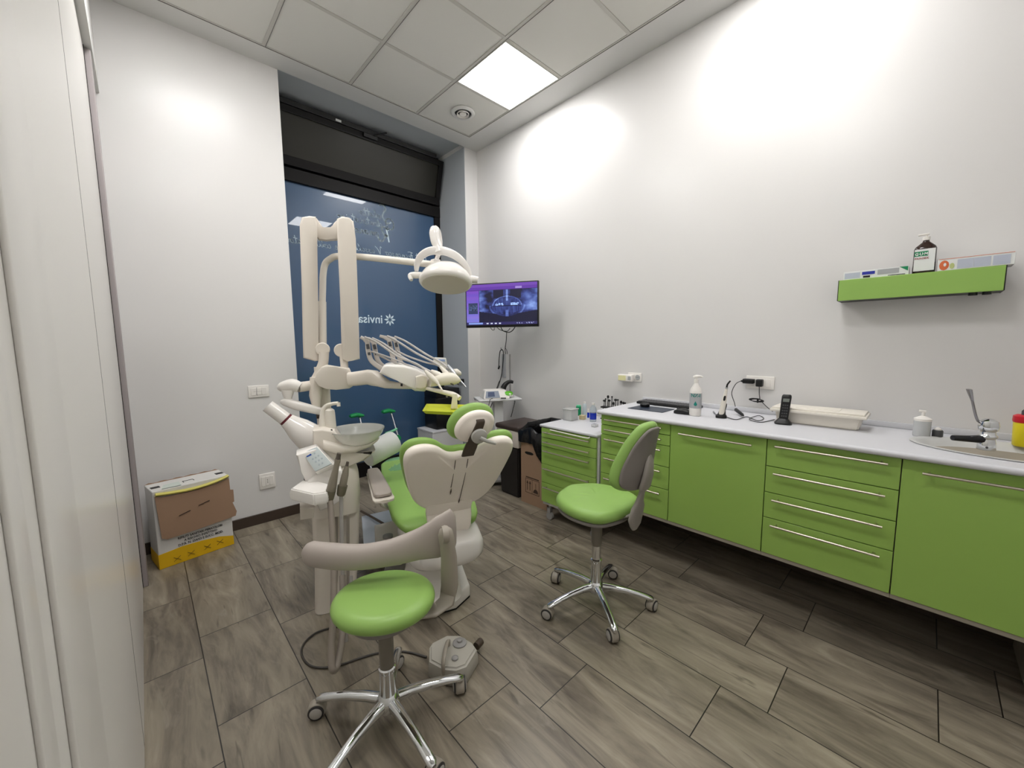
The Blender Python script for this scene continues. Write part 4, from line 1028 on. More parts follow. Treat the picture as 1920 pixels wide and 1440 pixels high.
bm = sym([(ya_-.165, ya_, .10, .103), (ya_-.165, ya_, .225, .228), (ya_-.003, ya_, .10, .228), (ya_-.165, ya_-.162, .10, .228), (ya_-.083, ya_-.080, .10, .228), (ya_-.16, ya_-.005, .236, .244)])
for yy in (ya_-.025, ya_-.055):
    box(bm, xx-.0006, xx+.0006, yy-.003, yy+.003, .125, .19); prism(bm, [(xx, yy-.011, .185), (xx, yy+.011, .185), (xx, yy, .212)], (.0012, 0, 0))
prism(bm, [(xx, ya_-.122-.028*math.cos(a), .115+.035*math.sin(a)) for a in [k*PI/8 for k in range(9)]], (.0012, 0, 0)); box(bm, xx-.0006, xx+.0006, ya_-.124, ya_-.121, .14, .20)
obj('printed_symbol', bm, CARDD, t, smooth=0)
bm = BM(); n = 48; rs = []
def rect(i, e_):
    a = 2*PI*i/n; c, s = math.cos(a), math.sin(a); hx, hy = (kx1-kx0)/2+e_, (ky1-ky0)/2+e_; k = 1/max(abs(c)/hx, abs(s)/hy, 1e-6); return Vector(((kx0+kx1)/2+c*k, (ky0+ky1)/2+s*k, 0))
for j, (e_, z) in enumerate(((-.02, .50), (-.012, .6), (.0, .625), (.014, .618), (.018, .55), (.02, .47))):
    r_ = []
    for i in range(n):
        p_ = rect(i, e_); fold = .008*math.sin(i*2.3+j)+.005*math.sin(i*5.1)
        front = max(0, -(p_.x-(kx0+kx1)/2))/.25; right = max(0, -(p_.y-(ky0+ky1)/2)/.16)
        dz = 0
        if j >= 4: dz = -.10*right*front*(j-3)+.06*(1-right)*(j-3)*.4
        if j in (2, 3): dz = .02*math.sin(i*.9)+.02*(1-front)
        p_.z = min(z+dz+.03+(.05*(1-front) if 1 <= j <= 3 else 0), .70); d_ = (p_-Vector(((kx0+kx1)/2, (ky0+ky1)/2, p_.z))).normalized(); r_.append(p_+d_*(fold if j > 2 else fold*.3))
    rs.append(ring(bm, r_))
skin(bm, rs, False); fc = bm.faces.new(rs[0])
one('rubbish_bag', bm, BAG, 'shiny black rubbish bag folded over the rim of the brown carton', 'bag', smooth=60)

# medical waste box by the door
f0, f1 = at(300, 1069, z=0), at(439, 1020, z=0)
fd = Vector((f1.x-f0.x, f1.y-f0.y, 0)); fw = fd.length; fd.normalize(); fn = Vector((fd.y, -fd.x, 0))
if fn.y > 0: fn = -fn
lean = R(9)
HB, DB = .505, .20
org = Vector((f0.x, f0.y, 0))
# the box leans back a little against the wall
Mb = Matrix(((fd.x, -fn.x, 0, org.x), (fd.y, -fn.y, 0, org.y), (0, 0, 1, .002), (0, 0, 0, 1)))
t = thing('waste_box', 'white and yellow medical waste box with brown flap on the floor by the door', 'box', (Mb @ Vector((fw/2, DB/2, 0))))
bm = BM(); box(bm, 0, fw, 0, DB, 0, HB, .003, 1, M=Mb)
obj('carton', bm, BOXW, t, smooth=0)
def bq(x0, x1, z0, z1, off=.0012, m=None, nm='print', parent=None):
    bm = BM(); label_quad(bm, Mb @ Vector((x0, -off, z0)), fd, VZ, x1-x0, z1-z0, .001); return obj(nm, bm, m, parent or t, smooth=0)
bm = BM(); P_ = [Mb @ Vector((fw*f, -.0012, h)) for f, h in ((0.0, .0), (1, .0), (1, .062), (.8, .088), (.55, .100), (.3, .105), (0, .095))]; prism(bm, P_, fn*.001); obj('yellow_print', bm, BOXY, t, smooth=0)
bm = BM(); P_ = [Mb @ Vector((-.001, DB*f, h)) for f, h in ((0, 0), (1, 0), (1, .09), (0, .095))]; prism(bm, P_, fd*.001); obj('yellow_side', bm, BOXY, t, smooth=0)
bm = BM(); yz = -.003
for s_, xx_, zz_ in (('RIFIUTI SANITARI PERICOLOSI', .52, .158), ('A RISCHIO INFETTIVO', .60, .135), ('D.P.R. N. 254/03 E SUCC. MOD.', .52, .112)):
    add_text(bm, s_, Mb @ Vector((fw*.55, yz, zz_)), fd, VZ, .021, offset=.025, ext=.0004, align='CENTER', sx=.86)
obj('lettering', bm, INK, t, smooth=0)
bm = BM()
for k, xx_ in enumerate((.22, .40, .62, .80)):
    o = Mb @ Vector((fw*xx_, yz, .035+.012*k*.4))
    for s_ in ((1, 1), (1, -1)):
        a_, b_ = o+fd*(-.018)+VZ*(.0+(-.014*s_[1])), o+fd*.018+VZ*(.014*s_[1]); cyl(bm, a_, b_, .0014, n=6)
obj('hazard_symbol', bm, mat('olive_ink', (110, 92, 20), .7), t, smooth=0)
# brown folded down flap
bm = BM(); P_ = [Mb @ Vector((fw*f, -.012, h)) for f, h in ((.02, .475), (.12, .462), (.5, .455), (.85, .468), (.995, .485), (1.0, .40), (1.045, .395), (1.045, .31), (1.02, .305), (1.07, .235), (1.05, .205), (.93, .20), (.5, .19), (.12, .185), (.055, .20))]
bm2 = bm; prism(bm2, P_, fn*.004); obj('brown_flap', bm2, CARD, t, smooth=0)
bm = BM()
for f, h in ((.36, .322), (.62, .355)):
    cyl(bm, Mb @ Vector((fw*f-.03, -.015, h-.006)), Mb @ Vector((fw*f+.03, -.015, h+.010)), .0028, n=8)
obj('slot', bm, CARDD, t)
bm = BM(); tube(bm, [Mb @ Vector((fw*f, -.012, h)) for f, h in ((.03, .487), (.2, .478), (.5, .470), (.8, .482), (.99, .502))], .013, n=10, flat=.8); obj('yellow_liner', bm, YFILM, t)
for f, g in ((.08, .45), (.93, .45)):
    bm = BM(); box(bm, fw*f-.022, fw*f+.022, DB*g-.02, DB*g+.02, HB+.0002, HB+.002, M=Mb); obj('cut_out', bm, BLACK, t, smooth=0)
bm = BM()
box(bm, fw*.42, fw*.56, DB*.45, DB*.45+.005, HB+.0002, HB+.002, M=Mb); box(bm, fw*.42, fw*.43, DB*.3, DB*.47, HB+.0002, HB+.002, M=Mb); box(bm, fw*.555, fw*.565, DB*.3, DB*.47, HB+.0002, HB+.002, M=Mb)
obj('locking_slot', bm, BLACK, t, smooth=0)
bm = BM(); prism(bm, [Mb @ Vector((fw*f, DB*g, HB+.004)) for f, g in ((.12, .04), (.36, .02), (.38, .5), (.18, .45))], (0, 0, .003)); obj('folded_paper', bm, mat('pale_teal_paper', (196, 204, 196), .6), t, smooth=0)
bm = BM(); n_ = 20
prism(bm, [Mb @ Vector((fw*i/n_, DB-.002, HB+(.006+.003*math.sin(i*1.7) if 0 < i < n_ else 0))) for i in range(n_+1)]+[Mb @ Vector((fw, DB-.002, HB-.02)), Mb @ Vector((0, DB-.002, HB-.02))], (0, .003, 0)); obj('torn_edge', bm, CARD, t, smooth=0)

# white cabinet and printer in the window recess
t = thing('low_cabinet', 'low white cabinet in the window recess under the black printer', 'cabinet', (-.62, .30, 0))
ca, cb_ = at(783, 808, y=.10), at(905, 800, y=.10)
cz = at(800, 812, y=.10).z
cxl, cxr = at(783, 802, y=.42).x, -.19
bm = BM(); box(bm, cxl, cxr, .10, .42, 0, cz-.02, .003, 1); obj('carcass', bm, WHITEM, t)
bm = BM(); box(bm, cxl-.004, cxr, .095, .425, cz-.02, cz, .003, 1); obj('top', bm, TOPM, t)
pa_ = at(797, 700, y=.14); pxl = at(796, 760, y=.40).x; pz1 = at(800, 733, y=.14).z
t = thing('black_printer', 'black boxy printer on the low white cabinet in the window recess', 'printer', ((pxl-.2)/2, .27, cz+.001))
bm = BM(); box(bm, pxl, -.20, .15, .40, cz+.002, cz+.17, .004, 2); box(bm, pxl, -.20, .16, .40, cz+.17, pz1-.10, .004, 2); box(bm, pxl, -.2, .14, .40, pz1-.10, pz1, .008, 2); obj('housing', bm, BLACK, t)
bm = BM(); box(bm, pxl+.01, -.21, .138, .1405, pz1-.105, pz1-.10); box(bm, pxl+.01, -.21, .146, .150, cz+.168, cz+.172); obj('seam', bm, DGREY, t, smooth=0)
bm = BM(); cyl(bm, (at(838, 743, y=.135).x, .139, at(838, 743, y=.135).z), (at(838, 743, y=.135).x, .132, at(838, 743, y=.135).z), .014); obj('round_button', bm, mat('dull_button', (150, 144, 120), .4), t)
bm = BM(); box(bm, pxl+.1, -.24, .10, .15, cz+.003, cz+.02, .003, 1); obj('paper_tray', bm, BLACKG, t)
# black wedge on the recess wall
q = at(865, 713, x=-.175); one('wall_clip', box(BM(), -.21, -.1685, q.y-.05, q.y+.03, q.z-.025, q.z+.018, .004, 1), BLACK, 'small black clip on the side wall of the window recess', 'clip')
# ================================================================= STOOLS
def stool_base(t, a0, rleg, castor_angles, hub_z=.10):
    """five legged chrome base, built around the origin of the thing"""
    bm = BM(); lathe(bm, [(.030, hub_z-.028), (.042, hub_z-.02), (.044, hub_z+.01), (.034, hub_z+.028), (.029, hub_z+.034)], (0, 0, 0), n=32); obj('hub', bm, CHROME, t, local=True)
    for k in range(5):
        a = a0+k*2*PI/5; d = Vector((math.cos(a), math.sin(a), 0)); s = Vector((-d.y, d.x, 0)); L = rleg
        secs = []
        for f, z, w, h in ((.10, hub_z+.004, .020, .021), (.30, hub_z+.006, .019, .017), (.55, hub_z+.0, .0175, .014), (.78, hub_z-.012, .0165, .013), (.93, hub_z-.022, .0175, .012), (1.02, hub_z-.028, .017, .011), (1.055, hub_z-.032, .009, .008)):
            secs.append((d*(L*f)+VZ*z, s, VZ, w, h))
        bm = BM(); pad(bm, secs, n=20, e=2.3); leg = obj('leg', bm, CHROME, t, local=True)
        # castor
        c = d*L; ca = castor_angles[k]; f_ = Vector((math.cos(ca), math.sin(ca), 0)); g = Vector((-f_.y, f_.x, 0)); wc = c+f_*.014; rw = .0295
        bm = BM(); cyl(bm, c+VZ*(hub_z-.036), c+VZ*.052, .010, n=14)
        P_ = [wc+VZ*(rw+.001)+f_*(rw*1.10*math.cos(q))+VZ*(rw*1.10*math.sin(q)) for q in [R(x) for x in (-35, -10, 15, 40, 65, 90, 115, 140, 165, 190, 215)]]
        prism(bm, P_, g*.036, .006, seg=3); cas = obj('castor', bm, TAUPE, t, local=True)
        bm = BM()
        for sg in (-1, 1):
            lathe(bm, [(.006, .0), (rw-.004, 0), (rw-.001, .002), (rw-.001, .005), (rw-.004, .007), (.017, .0075)], wc+VZ*(rw+.0005)+g*(sg*.0165), g*sg, n=24)
        w = obj('wheel', bm, [mat('tyre_dark', (52, 50, 50), .5)], cas, local=True)
        bm = BM()
        for sg in (-1, 1): lathe(bm, [(.022, .0), (.022, .0075), (.017, .010), (.001, .0105)], wc+VZ*(rw+.0005)+g*(sg*.0165), g*sg, n=20)
        obj('wheel_cap', bm, mat('wheel_cap_grey', (176, 172, 166), .45), cas, local=True)
def outline_ellipse(rx, ry, n=16, fx=lambda a: 1): return [(rx*math.cos(2*PI*i/n)*fx(2*PI*i/n), ry*math.sin(2*PI*i/n)*fx(2*PI*i/n)) for i in range(n)]

# --- stool in front, with wrap-round arm
C1 = Vector((-2.268, -2.266, 0))
t = thing('dental_stool', 'green round-seated stool in the foreground with a curved grey arm rest', 'stool', C1)
stool_base(t, R(56.1), .2755, [R(200), R(150), R(140), R(20), R(60)])
zs_ = .520; RTC = Vector((.728, -.685, 0)); FWC = Vector((.685, .728, 0))
bm = BM(); cyl(bm, (0, 0, .128), (0, 0, .225), .0285, n=28); lathe(bm, [(.0285, .222), (.0305, .226), (.0305, .236), (.026, .240)], n=28); obj('chrome_sleeve', bm, CHROME, t, local=True)
bm = BM(); cyl(bm, (0, 0, .236), (0, 0, zs_-.07), .0255, .027, n=28); obj('column', bm, mat('column_grey', (118, 112, 102), .4), t, local=True)
bm = BM()
fxs = lambda a: 1+.055*math.cos(2*(a-R(137)))
ol = outline_ellipse(.170, .170, 18, fxs)
cushion(bm, ol, (0, 0, zs_-.026), (1, 0, 0), (0, 1, 0), (0, 0, 1), .064, edge=.040, dome=.004, back=False); obj('seat', bm, GREENV, t, local=True)
bm = BM(); cushion(bm, outline_ellipse(.125, .125, 16), (0, 0, zs_-.074), (1, 0, 0), (0, 1, 0), (0, 0, 1), .022, edge=.008, dome=.0, back=False); obj('seat_pan', bm, DGREY2, t, local=True)
def loc1(p): return Vector(p)-C1
# support post from under the seat up to the pivot
J = at(835, 1002, z=.70)-C1; J = Vector((J.x, J.y, .70))
bm = BM(); jr = Vector((J.x, J.y, 0)); jd = jr.normalized(); js = Vector((-jd.y, jd.x, 0)); js2 = (js*.25-RTC).normalized(); jd2 = Vector((js2.y, -js2.x, 0)); q1 = jd*.10+VZ*(zs_-.090); q2 = jd*(jr.length*.86)+VZ*(zs_-.125); q3 = jd*(jr.length*1.03)+VZ*(zs_-.06)
pad(bm, [(jd*.06+VZ*(zs_-.086), js, VZ, .050, .010), (jd*(jr.length*.45)+VZ*(zs_-.095), js, VZ, .046, .011), (jd*(jr.length*.80)+VZ*(zs_-.108), js, (VZ*.9+jd*.4).normalized(), .038, .013), (jd*(jr.length*.99)+VZ*(zs_-.085), (js-RTC*.8).normalized(), (VZ*.5+jd*-.8).normalized(), .034, .014), (jd*(jr.length*1.05)+VZ*(zs_-.02), js2, jd2, .034, .014), (jd*(jr.length*1.05)+VZ*(zs_+.09), js2, jd2, .031, .016), (jd*(jr.length*1.03)+VZ*(J.z-.05), js2, jd2, .029, .018), (jd*(jr.length*1.01)+VZ*(J.z-.005), js2, jd2, .030, .020), (jd*(jr.length*1.01)+VZ*(J.z+.018), js2, jd2, .024, .017), (jd*(jr.length*1.01)+VZ*(J.z+.027), js2, jd2, .012, .010)], n=24, e=2.4)
obj('arm_post', bm, TAUPE, t, local=True)
# curved padded bar
tip = at(585, 1038, z=.635)-C1
pts = [(585, 1038, .625, .046, .036), (625, 1043, .622, .048, .038), (680, 1044, .622, .046, .036), (735, 1035, .632, .050, .032), (785, 1020, .648, .062, .027), (820, 1007, .666, .083, .023), (845, 996, .676, .092, .020)]
secs = []
wp = []
for u, v, z, hh, tt in pts:
    p_ = at(u, v, z=z)-C1; wp.append(Vector((p_.x, p_.y, z)))
# bow the bar outwards (away from the seat centre) so it wraps the sitter
cen = []
n_ = 14; W_ = smoothpath(wp, 4)
hs_l = [p_[3] for p_ in pts]; ts_l = [p_[4] for p_ in pts]
for i, q in enumerate(W_):
    f = i/(len(W_)-1)*(len(pts)-1); j = min(int(f), len(pts)-2); g = f-j
    hh = hs_l[j]*(1-g)+hs_l[j+1]*g; tt = ts_l[j]*(1-g)+ts_l[j+1]*g
    d = (W_[min(i+1, len(W_)-1)]-W_[max(i-1, 0)]); d.z = 0; d.normalize(); s = Vector((-d.y, d.x, 0))
    secs.append((q, s, VZ, tt, hh, d))
e0 = secs[0]; d0 = e0[5]
full = [(e0[0]-d0*.034, e0[1], VZ, .006, .008), (e0[0]-d0*.030, e0[1], VZ, .018, .024), (e0[0]-d0*.018, e0[1], VZ, .029, .038)]+[x[:5] for x in secs]
eN = secs[-1]; dN = eN[5]; full += [(eN[0]+dN*.012, eN[1], VZ, .017, .076), (eN[0]+dN*.02, eN[1], VZ, .010, .06)]
bm = BM(); pad(bm, full, n=28, e=2.2); obj('arm_rest', bm, TAUPEP, t, smooth=80, local=True)
bm = BM(); jj = Vector((jd.x, jd.y, 0))*(jr.length*1.0); 
lathe(bm, [(.030, -.012), (.033, 0), (.030, .010)], Vector((J.x, J.y, J.z))-jd*.0, jd, n=28); obj('pivot', bm, TAUPE, t, local=True)

# --- stool by the worktop, with green backrest
C2 = Vector((-1.150, -2.400, 0)); zs_ = .602
t = thing('dental_stool', 'green stool with a high grey-backed backrest standing in front of the worktop', 'stool', C2)
stool_base(t, R(88.5), .28, [R(200), R(110), R(60), R(0), R(300)])
bm = BM(); cyl(bm, (0, 0, .128), (0, 0, .245), .0285, n=28); lathe(bm, [(.0285, .243), (.0305, .247), (.0305, .257), (.024, .262)], n=28); obj('chrome_sleeve', bm, CHROME, t, local=True)
bm = BM(); cyl(bm, (0, 0, .258), (0, 0, .36), .0235, n=28); obj('gas_piston', bm, CHROME, t, local=True)
bm = BM(); cyl(bm, (0, 0, .35), (0, 0, zs_-.07), .0285, n=28); lathe(bm, [(.024, .335), (.0285, .352)], n=28); obj('column', bm, mat('column_grey', (118, 112, 102), .4), t, local=True)
fa = R(88); F = Vector((math.cos(fa), math.sin(fa), 0)); Sd = Vector((-F.y, F.x, 0))
ol = [(.205, 0), (.19, .10), (.13, .17), (.04, .205), (-.06, .205), (-.14, .17), (-.175, .09), (-.185, 0), (-.175, -.09), (-.14, -.17), (-.06, -.205), (.04, -.205), (.13, -.17), (.19, -.10)]
bm = BM(); cushion(bm, ol, (0, 0, zs_-.030), F, Sd, VZ, .066, edge=.036, dome=.010, back=False)
for v in bm.verts:
    if v.co.z > zs_-.03:
        a_ = v.co.dot(F); b_ = v.co.dot(Sd); v.co.z += -.012*math.exp(-((a_-.10)/.08)**2)*(1-math.exp(-(b_/.09)**2))*0+.014*math.exp(-((a_-.17)/.06)**2)*math.exp(-(b_/.06)**2)-.008*math.exp(-(b_/.1)**2)*(1 if a_ < .05 else .3)
obj('seat', bm, GREENV, t, local=True)
bm = BM(); cushion(bm, [(p_[0]*.95, p_[1]*.95) for p_ in ol], (0, 0, zs_-.068), F, Sd, VZ, .018, edge=.008, dome=.0, back=False); obj('seat_pan', bm, DGREY2, t, local=True)
# backrest
def loc2(u, v, d): return at(u, v, d=d)-C2
Bc = Vector(-F*.235)+VZ*.872
tl = R(12); Bu = (VZ*math.cos(tl)-F*math.sin(tl)).normalized(); Bn = (F*math.cos(tl)+VZ*math.sin(tl)).normalized()
ob_ = [(a*.86, b) for a, b in [(0, .175), (.055, .168), (.10, .12), (.145, .03), (.175, -.07), (.165, -.135), (.10, -.162), (0, -.168), (-.10, -.162), (-.165, -.135), (-.175, -.07), (-.145, .03), (-.10, .12), (-.055, .168)]]
def curve_back(bm, k=1.6):
    for v in bm.verts:
        q = v.co-Bc; a_ = q.dot(Sd); b_ = q.dot(Bu)
        v.co += Bn*(k*a_*a_)+Bn*(.9*(b_-.03)**2 if b_ > .03 else .5*(b_)**2)*-1.0
bm = BM(); cushion(bm, ob_, Bc, Sd, Bu, Bn, .050, edge=.025, dome=.006, back=False); curve_back(bm); obj('backrest', bm, GREENV, t, local=True)
bm = BM(); cushion(bm, [(p_[0]*.90, p_[1]*.91) for p_ in ob_], Bc-Bn*.031, Sd, Bu, Bn, .016, edge=.008, dome=.016); curve_back(bm); obj('backrest_shell', bm, DGREY2, t, local=True)
bm = BM(); b0_ = Bc-Bn*.058
pad(bm, [(b0_+Bu*h-Bn*o, Sd, Bn, a_, b_) for h, o, a_, b_ in ((.03, -.01, .010, .006), (.0, .0, .028, .010), (-.07, .008, .040, .014), (-.13, .006, .040, .016), (-.145, .002, .034, .016))], n=20); obj('bracket_cover', bm, mat('bracket_grey', (150, 144, 138), .45), t, local=True)
bm = BM(); b1 = b0_-Bu*.13
P0 = b1; P1 = Vector(-F*.245)+VZ*(zs_+.055); P2 = Vector(-F*.225)+VZ*(zs_-.04)
pad(bm, [(P0, Sd, Bn, .022, .010), (P0*.5+P1*.5, Sd, F, .022, .010), (P1, Sd, F, .026, .012), (P1*.6+P2*.4, Sd, F, .052, .014), (P2, Sd, F, .058, .014), (P2-VZ*.035, Sd, F, .042, .012), (P2-VZ*.06+F*.004, Sd, F, .018, .008)], n=20)
pad(bm, [(P2+F*.0+VZ*.02, Sd, VZ, .030, .008), (Vector(-F*.12)+VZ*(zs_-.082), Sd, VZ, .03, .007), (Vector(F*0)+VZ*(zs_-.083), Sd, VZ, .03, .007)], n=16)
obj('back_bracket', bm, mat('bracket_grey', (150, 144, 138), .45), t, local=True)
# ================================================================= PATIENT CHAIR
hd = R(70); U = Vector((math.cos(hd), math.sin(hd), 0)); Wv = Vector((math.sin(hd), -math.cos(hd), 0))
O0 = Vector((-1.703, -1.866, .58)); tlt = R(57); UP = (-U*math.cos(tlt)+VZ*math.sin(tlt)).normalized(); NB = Wv.cross(UP).normalized()
if NB.dot(CAM-O0) < 0: NB = -NB        # NB points to the rear face, which the camera sees
G0 = Vector((O0.x, O0.y, 0))
t = thing('dental_chair', 'reclined dental chair with lime green upholstery and cream plastic back', 'dental chair', G0)
chair = t
half = [(0, .385), (.035, .383), (.07, .395), (.12, .438), (.17, .458), (.225, .455), (.262, .425), (.272, .37), (.262, .29), (.245, .20), (.228, .13), (.20, .06), (.15, .0), (.09, -.018), (.0, -.02)]
ol = half+[(-a, b) for a, b in half[-2:0:-1]]
ol = [(a, b) for a, b in ol]
bm = BM(); cushion(bm, [(a*.97, b*.985 if b > 0 else b) for a, b in ol], O0+NB*.004, Wv, UP, NB, .05, edge=.022, dome=.012, back=False)
obj('backrest_shell', bm, SHELLC, t)
bm = BM(); cushion(bm, [(a*1.012, b-.002 if b > .2 else b) for a, b in ol], O0-NB*.036, Wv, UP, NB, .040, edge=.019, dome=.012); obj('backrest_cushion', bm, GREENV, t)
bm = BM()
for sx_ in (-.030, .030):
    tube(bm, [O0+NB*o_+Wv*sx_+UP*h for h, o_ in (((.36, .0335), (.30, .038), (.23, .0405), (.17, .0405)) if sx_ < 0 else ((.36, .0335), (.30, .038), (.21, .0405), (.12, .039), (.03, .0335)))], .0018, n=6)
for sx_, h0, h1 in ((-.027, .16, .115), (.030, .06, .02)): pad(bm, [(O0+NB*(.0405 if sx_ < 0 else .0345)+Wv*sx_+UP*h, Wv, NB, r_, .0015) for h, r_ in ((h0, .001), ((h0+h1)/2, .004), (h1, .001))], n=8)
obj('shell_seam', bm, BROWN, t)
# tongue joining back to the seat frame
bm = BM(); q = O0+NB*.02
q = q-Wv*.015; e0_ = q-UP*.025; pad(bm, [(q+UP*.03, Wv, NB, .125, .012), (e0_+NB*.004, Wv, NB, .122, .02), (e0_-VZ*.05-U*.012, Wv, U, .118, .024), (e0_-VZ*.10-U*.022, Wv, U, .110, .024), (e0_-VZ*.135-U*.026, Wv, U, .092, .022), (e0_-VZ*.152-U*.024, Wv, U, .066, .016)], n=26, e=4.5); obj('back_link', bm, SHELLC, t)
# headrest
Oh = O0+UP*.56+NB*.004
RHEAD = 24; tl2 = R(70); UH = (-U*math.cos(tl2)+VZ*math.sin(tl2)).normalized(); NH = Wv.cross(UH).normalized(); NH = NH if NH.dot(NB) > 0 else -NH
rot_ = Matrix.Rotation(R(RHEAD), 3, NH); WH = rot_ @ Wv; UH2 = rot_ @ UH
Hc = at(888, 796, d=(CR.transposed() @ (Oh-CAM)).y)
ho = [(0.092*math.cos(a)*(1+.04*math.cos(2*a)), .078*math.sin(a)) for a in [2*PI*i/16 for i in range(16)]]
bm = BM(); cushion(bm, [(a*1.16, b*1.13) for a, b in ho], Hc-NH*.028-WH*.006+UH2*.004, WH, UH2, NH, .050, edge=.024, dome=.01); hc_ = obj('headrest_cushion', bm, GREENV, t)
bm = BM(); cushion(bm, [(a*.98, b*.98) for a, b in ho], Hc+NH*.014, WH, UH2, NH, .042, edge=.022, dome=.016, back=False); hr = obj('headrest_shell', bm, SHELLC, t)
a_ = O0+UP*.392+NB*.030+Wv*.026; b_ = Hc-UH*.018+NH*.048-Wv*.004; c_ = Hc+UH*.036+NH*.048+Wv*.012
pl = [a_-UP*.01, a_+UP*.05+NB*.012, (a_+UP*.09+b_)/2+NB*.012, b_+NH*.004, c_+NH*.003, c_+UH*.012-NH*.006]
bm = BM(); ww = [.030, .031, .027, .022, .019, .018]; Q = smoothpath(pl, 4); sc = []
for i, q in enumerate(Q):
    f = i/(len(Q)-1)*(len(pl)-1); j = min(int(f), len(pl)-2); w_ = ww[j]*(1-f+j)+ww[j+1]*(f-j); d_ = (Q[min(i+1, len(Q)-1)]-Q[max(i-1, 0)]).normalized(); n2 = Wv.cross(d_).normalized(); sc.append((q, Wv, n2, w_, .0055))
pad(bm, sc, n=16, e=5); obj('headrest_strap', bm, BROWN, t)
bm = BM(); kp = b_+NH*.008+Wv*.012-UH*.004; lathe(bm, [(.030, -.004), (.036, .004), (.034, .014), (.018, .022), (.001, .024)], kp, NH, n=28); kn = obj('locking_knob', bm, mat('knob_milky', (206, 204, 198), .25, trans=.3), t)
bm = BM(); tube(bm, [kp+NH*.02, kp+NH*.03+Wv*.03-UH*.014, kp+NH*.028+Wv*.072-UH*.034], [.010, .008, .006]); obj('knob_lever', bm, mat('knob_milky', (0, 0, 0)), kn)
# seat: hips, thighs, leg rest
def sp(s, w, z): return G0+U*s+Wv*w+VZ*z
bm = BM(); secs = []
for s, hw, zt_, th in ((-.035, .05, .455, .02), (-.028, .14, .47, .045), (-.005, .188, .48, .065), (.045, .215, .485, .075), (.14, .235, .488, .09), (.28, .24, .50, .085), (.45, .235, .515, .075), (.62, .225, .525, .07), (.85, .205, .53, .06), (1.05, .19, .53, .055), (1.12, .15, .525, .045), (1.135, .06, .52, .02)):
    c = sp(s, -.055-.02*min(1, max(0, (s-.3)/.5)), zt_-th/2); secs.append((c, Wv, VZ, hw, th/2))
pad(bm, secs, n=36, e=3.0)
for v in bm.verts:
    q = v.co-G0; w_ = q.dot(Wv)+.045; s = q.dot(U)
    v.co.z += .04*min(1, (abs(w_)/.25)**3)*(1 if s < .5 else max(0, 1-(s-.5)/.3))
obj('seat_cushion', bm, GREENV, t, smooth=60)
bm = BM(); pad(bm, [(sp(s, -.065, .496), Wv, VZ, hw, .034) for s, hw in ((.80, .20), (.81, .216), (.95, .203), (1.08, .190), (1.135, .155), (1.148, .06))], n=36, e=3.4); obj('foot_cover', bm, mat('clear_green_film', (158, 208, 160), .18, trans=.5, ior=1.1), t, smooth=60)
bm = BM(); secs = []
for s, hw, z1, z0 in ((-.165, .08, .42, .33), (-.15, .14, .43, .30), (-.09, .185, .435, .27), (.05, .21, .435, .24), (.20, .215, .435, .24), (.38, .20, .44, .28), (.52, .17, .455, .34), (.60, .10, .46, .40)):
    secs.append((sp(s, -.04, (z1+z0)/2), Wv, VZ, hw, (z1-z0)/2))
pad(bm, secs, n=34, e=3.2); obj('seat_shell', bm, WHITEG, t, smooth=60)
bm = BM(); secs = [(sp(.10+f*.05, -.10, z), Wv, U, a, b) for z, a, b, f in ((.075, .15, .20, 0), (.16, .13, .15, 0), (.24, .11, .12, 1), (.29, .11, .12, 1))]; pad(bm, secs, n=28, e=3.5); obj('lift_column', bm, WHITEP, t)
bm = BM()
P_ = [sp(s, w, 0.04) for s, w in ((-.052, .0), (.02, .098), (.25, .115), (.85, .06), (.85, -.22), (.2, -.36), (-.02, -.34), (-.055, -.30))]
prism(bm, P_, (0, 0, .075), .012, seg=3); obj('base_plate', bm, WHITEP, t)
bm = BM(); prism(bm, [q+VZ*-.036 for q in P_], (0, 0, .006)); obj('base_gasket', bm, BLACK, t)
bm = BM(); prism(bm, [sp(s, w, .20) for s, w in ((.30, -.02), (.34, .02), (.80, -.01), (.82, -.14), (.36, -.22), (.31, -.18))], (0, 0, .035), .008); prism(bm, [sp(.35, -.17, .13), sp(.46, -.17, .13), sp(.48, -.17, .30), (sp(.38, -.17, .30))], Wv*.03, .004); obj('leg_linkage', bm, GREYP, t)
bm = BM(); prism(bm, [sp(s, w, .17) for s, w in ((.36, -.43), (.95, -.42), (1.0, -.10), (.30, -.12), (.26, -.30))], (0, 0, .02), .006); obj('platform_cover', bm, mat('platform_grey_white', (206, 212, 222), .2), t)
bm = BM(); P_ = [sp(s, w, .24) for s, w in ((.20, -.37), (.50, -.36), (.52, -.22), (.18, -.24))]; prism(bm, P_, (0, 0, .12), .012, seg=3); mb_ = obj('connector_box', bm, CREAMP, t)
bm = BM(); lathe(bm, [(.028, 0), (.028, .012), (.018, .016), (.001, .016)], sp(.30, -.30, .30), VZ, n=22); obj('connector_socket', bm, GREYP, mb_)
bm = BM(); tube(bm, [sp(.98, -.42, .205), sp(.6, -.26, .215), sp(.25, -.16, .225)], .008, n=8); obj('hydraulic_hose', bm, BROWN, t)
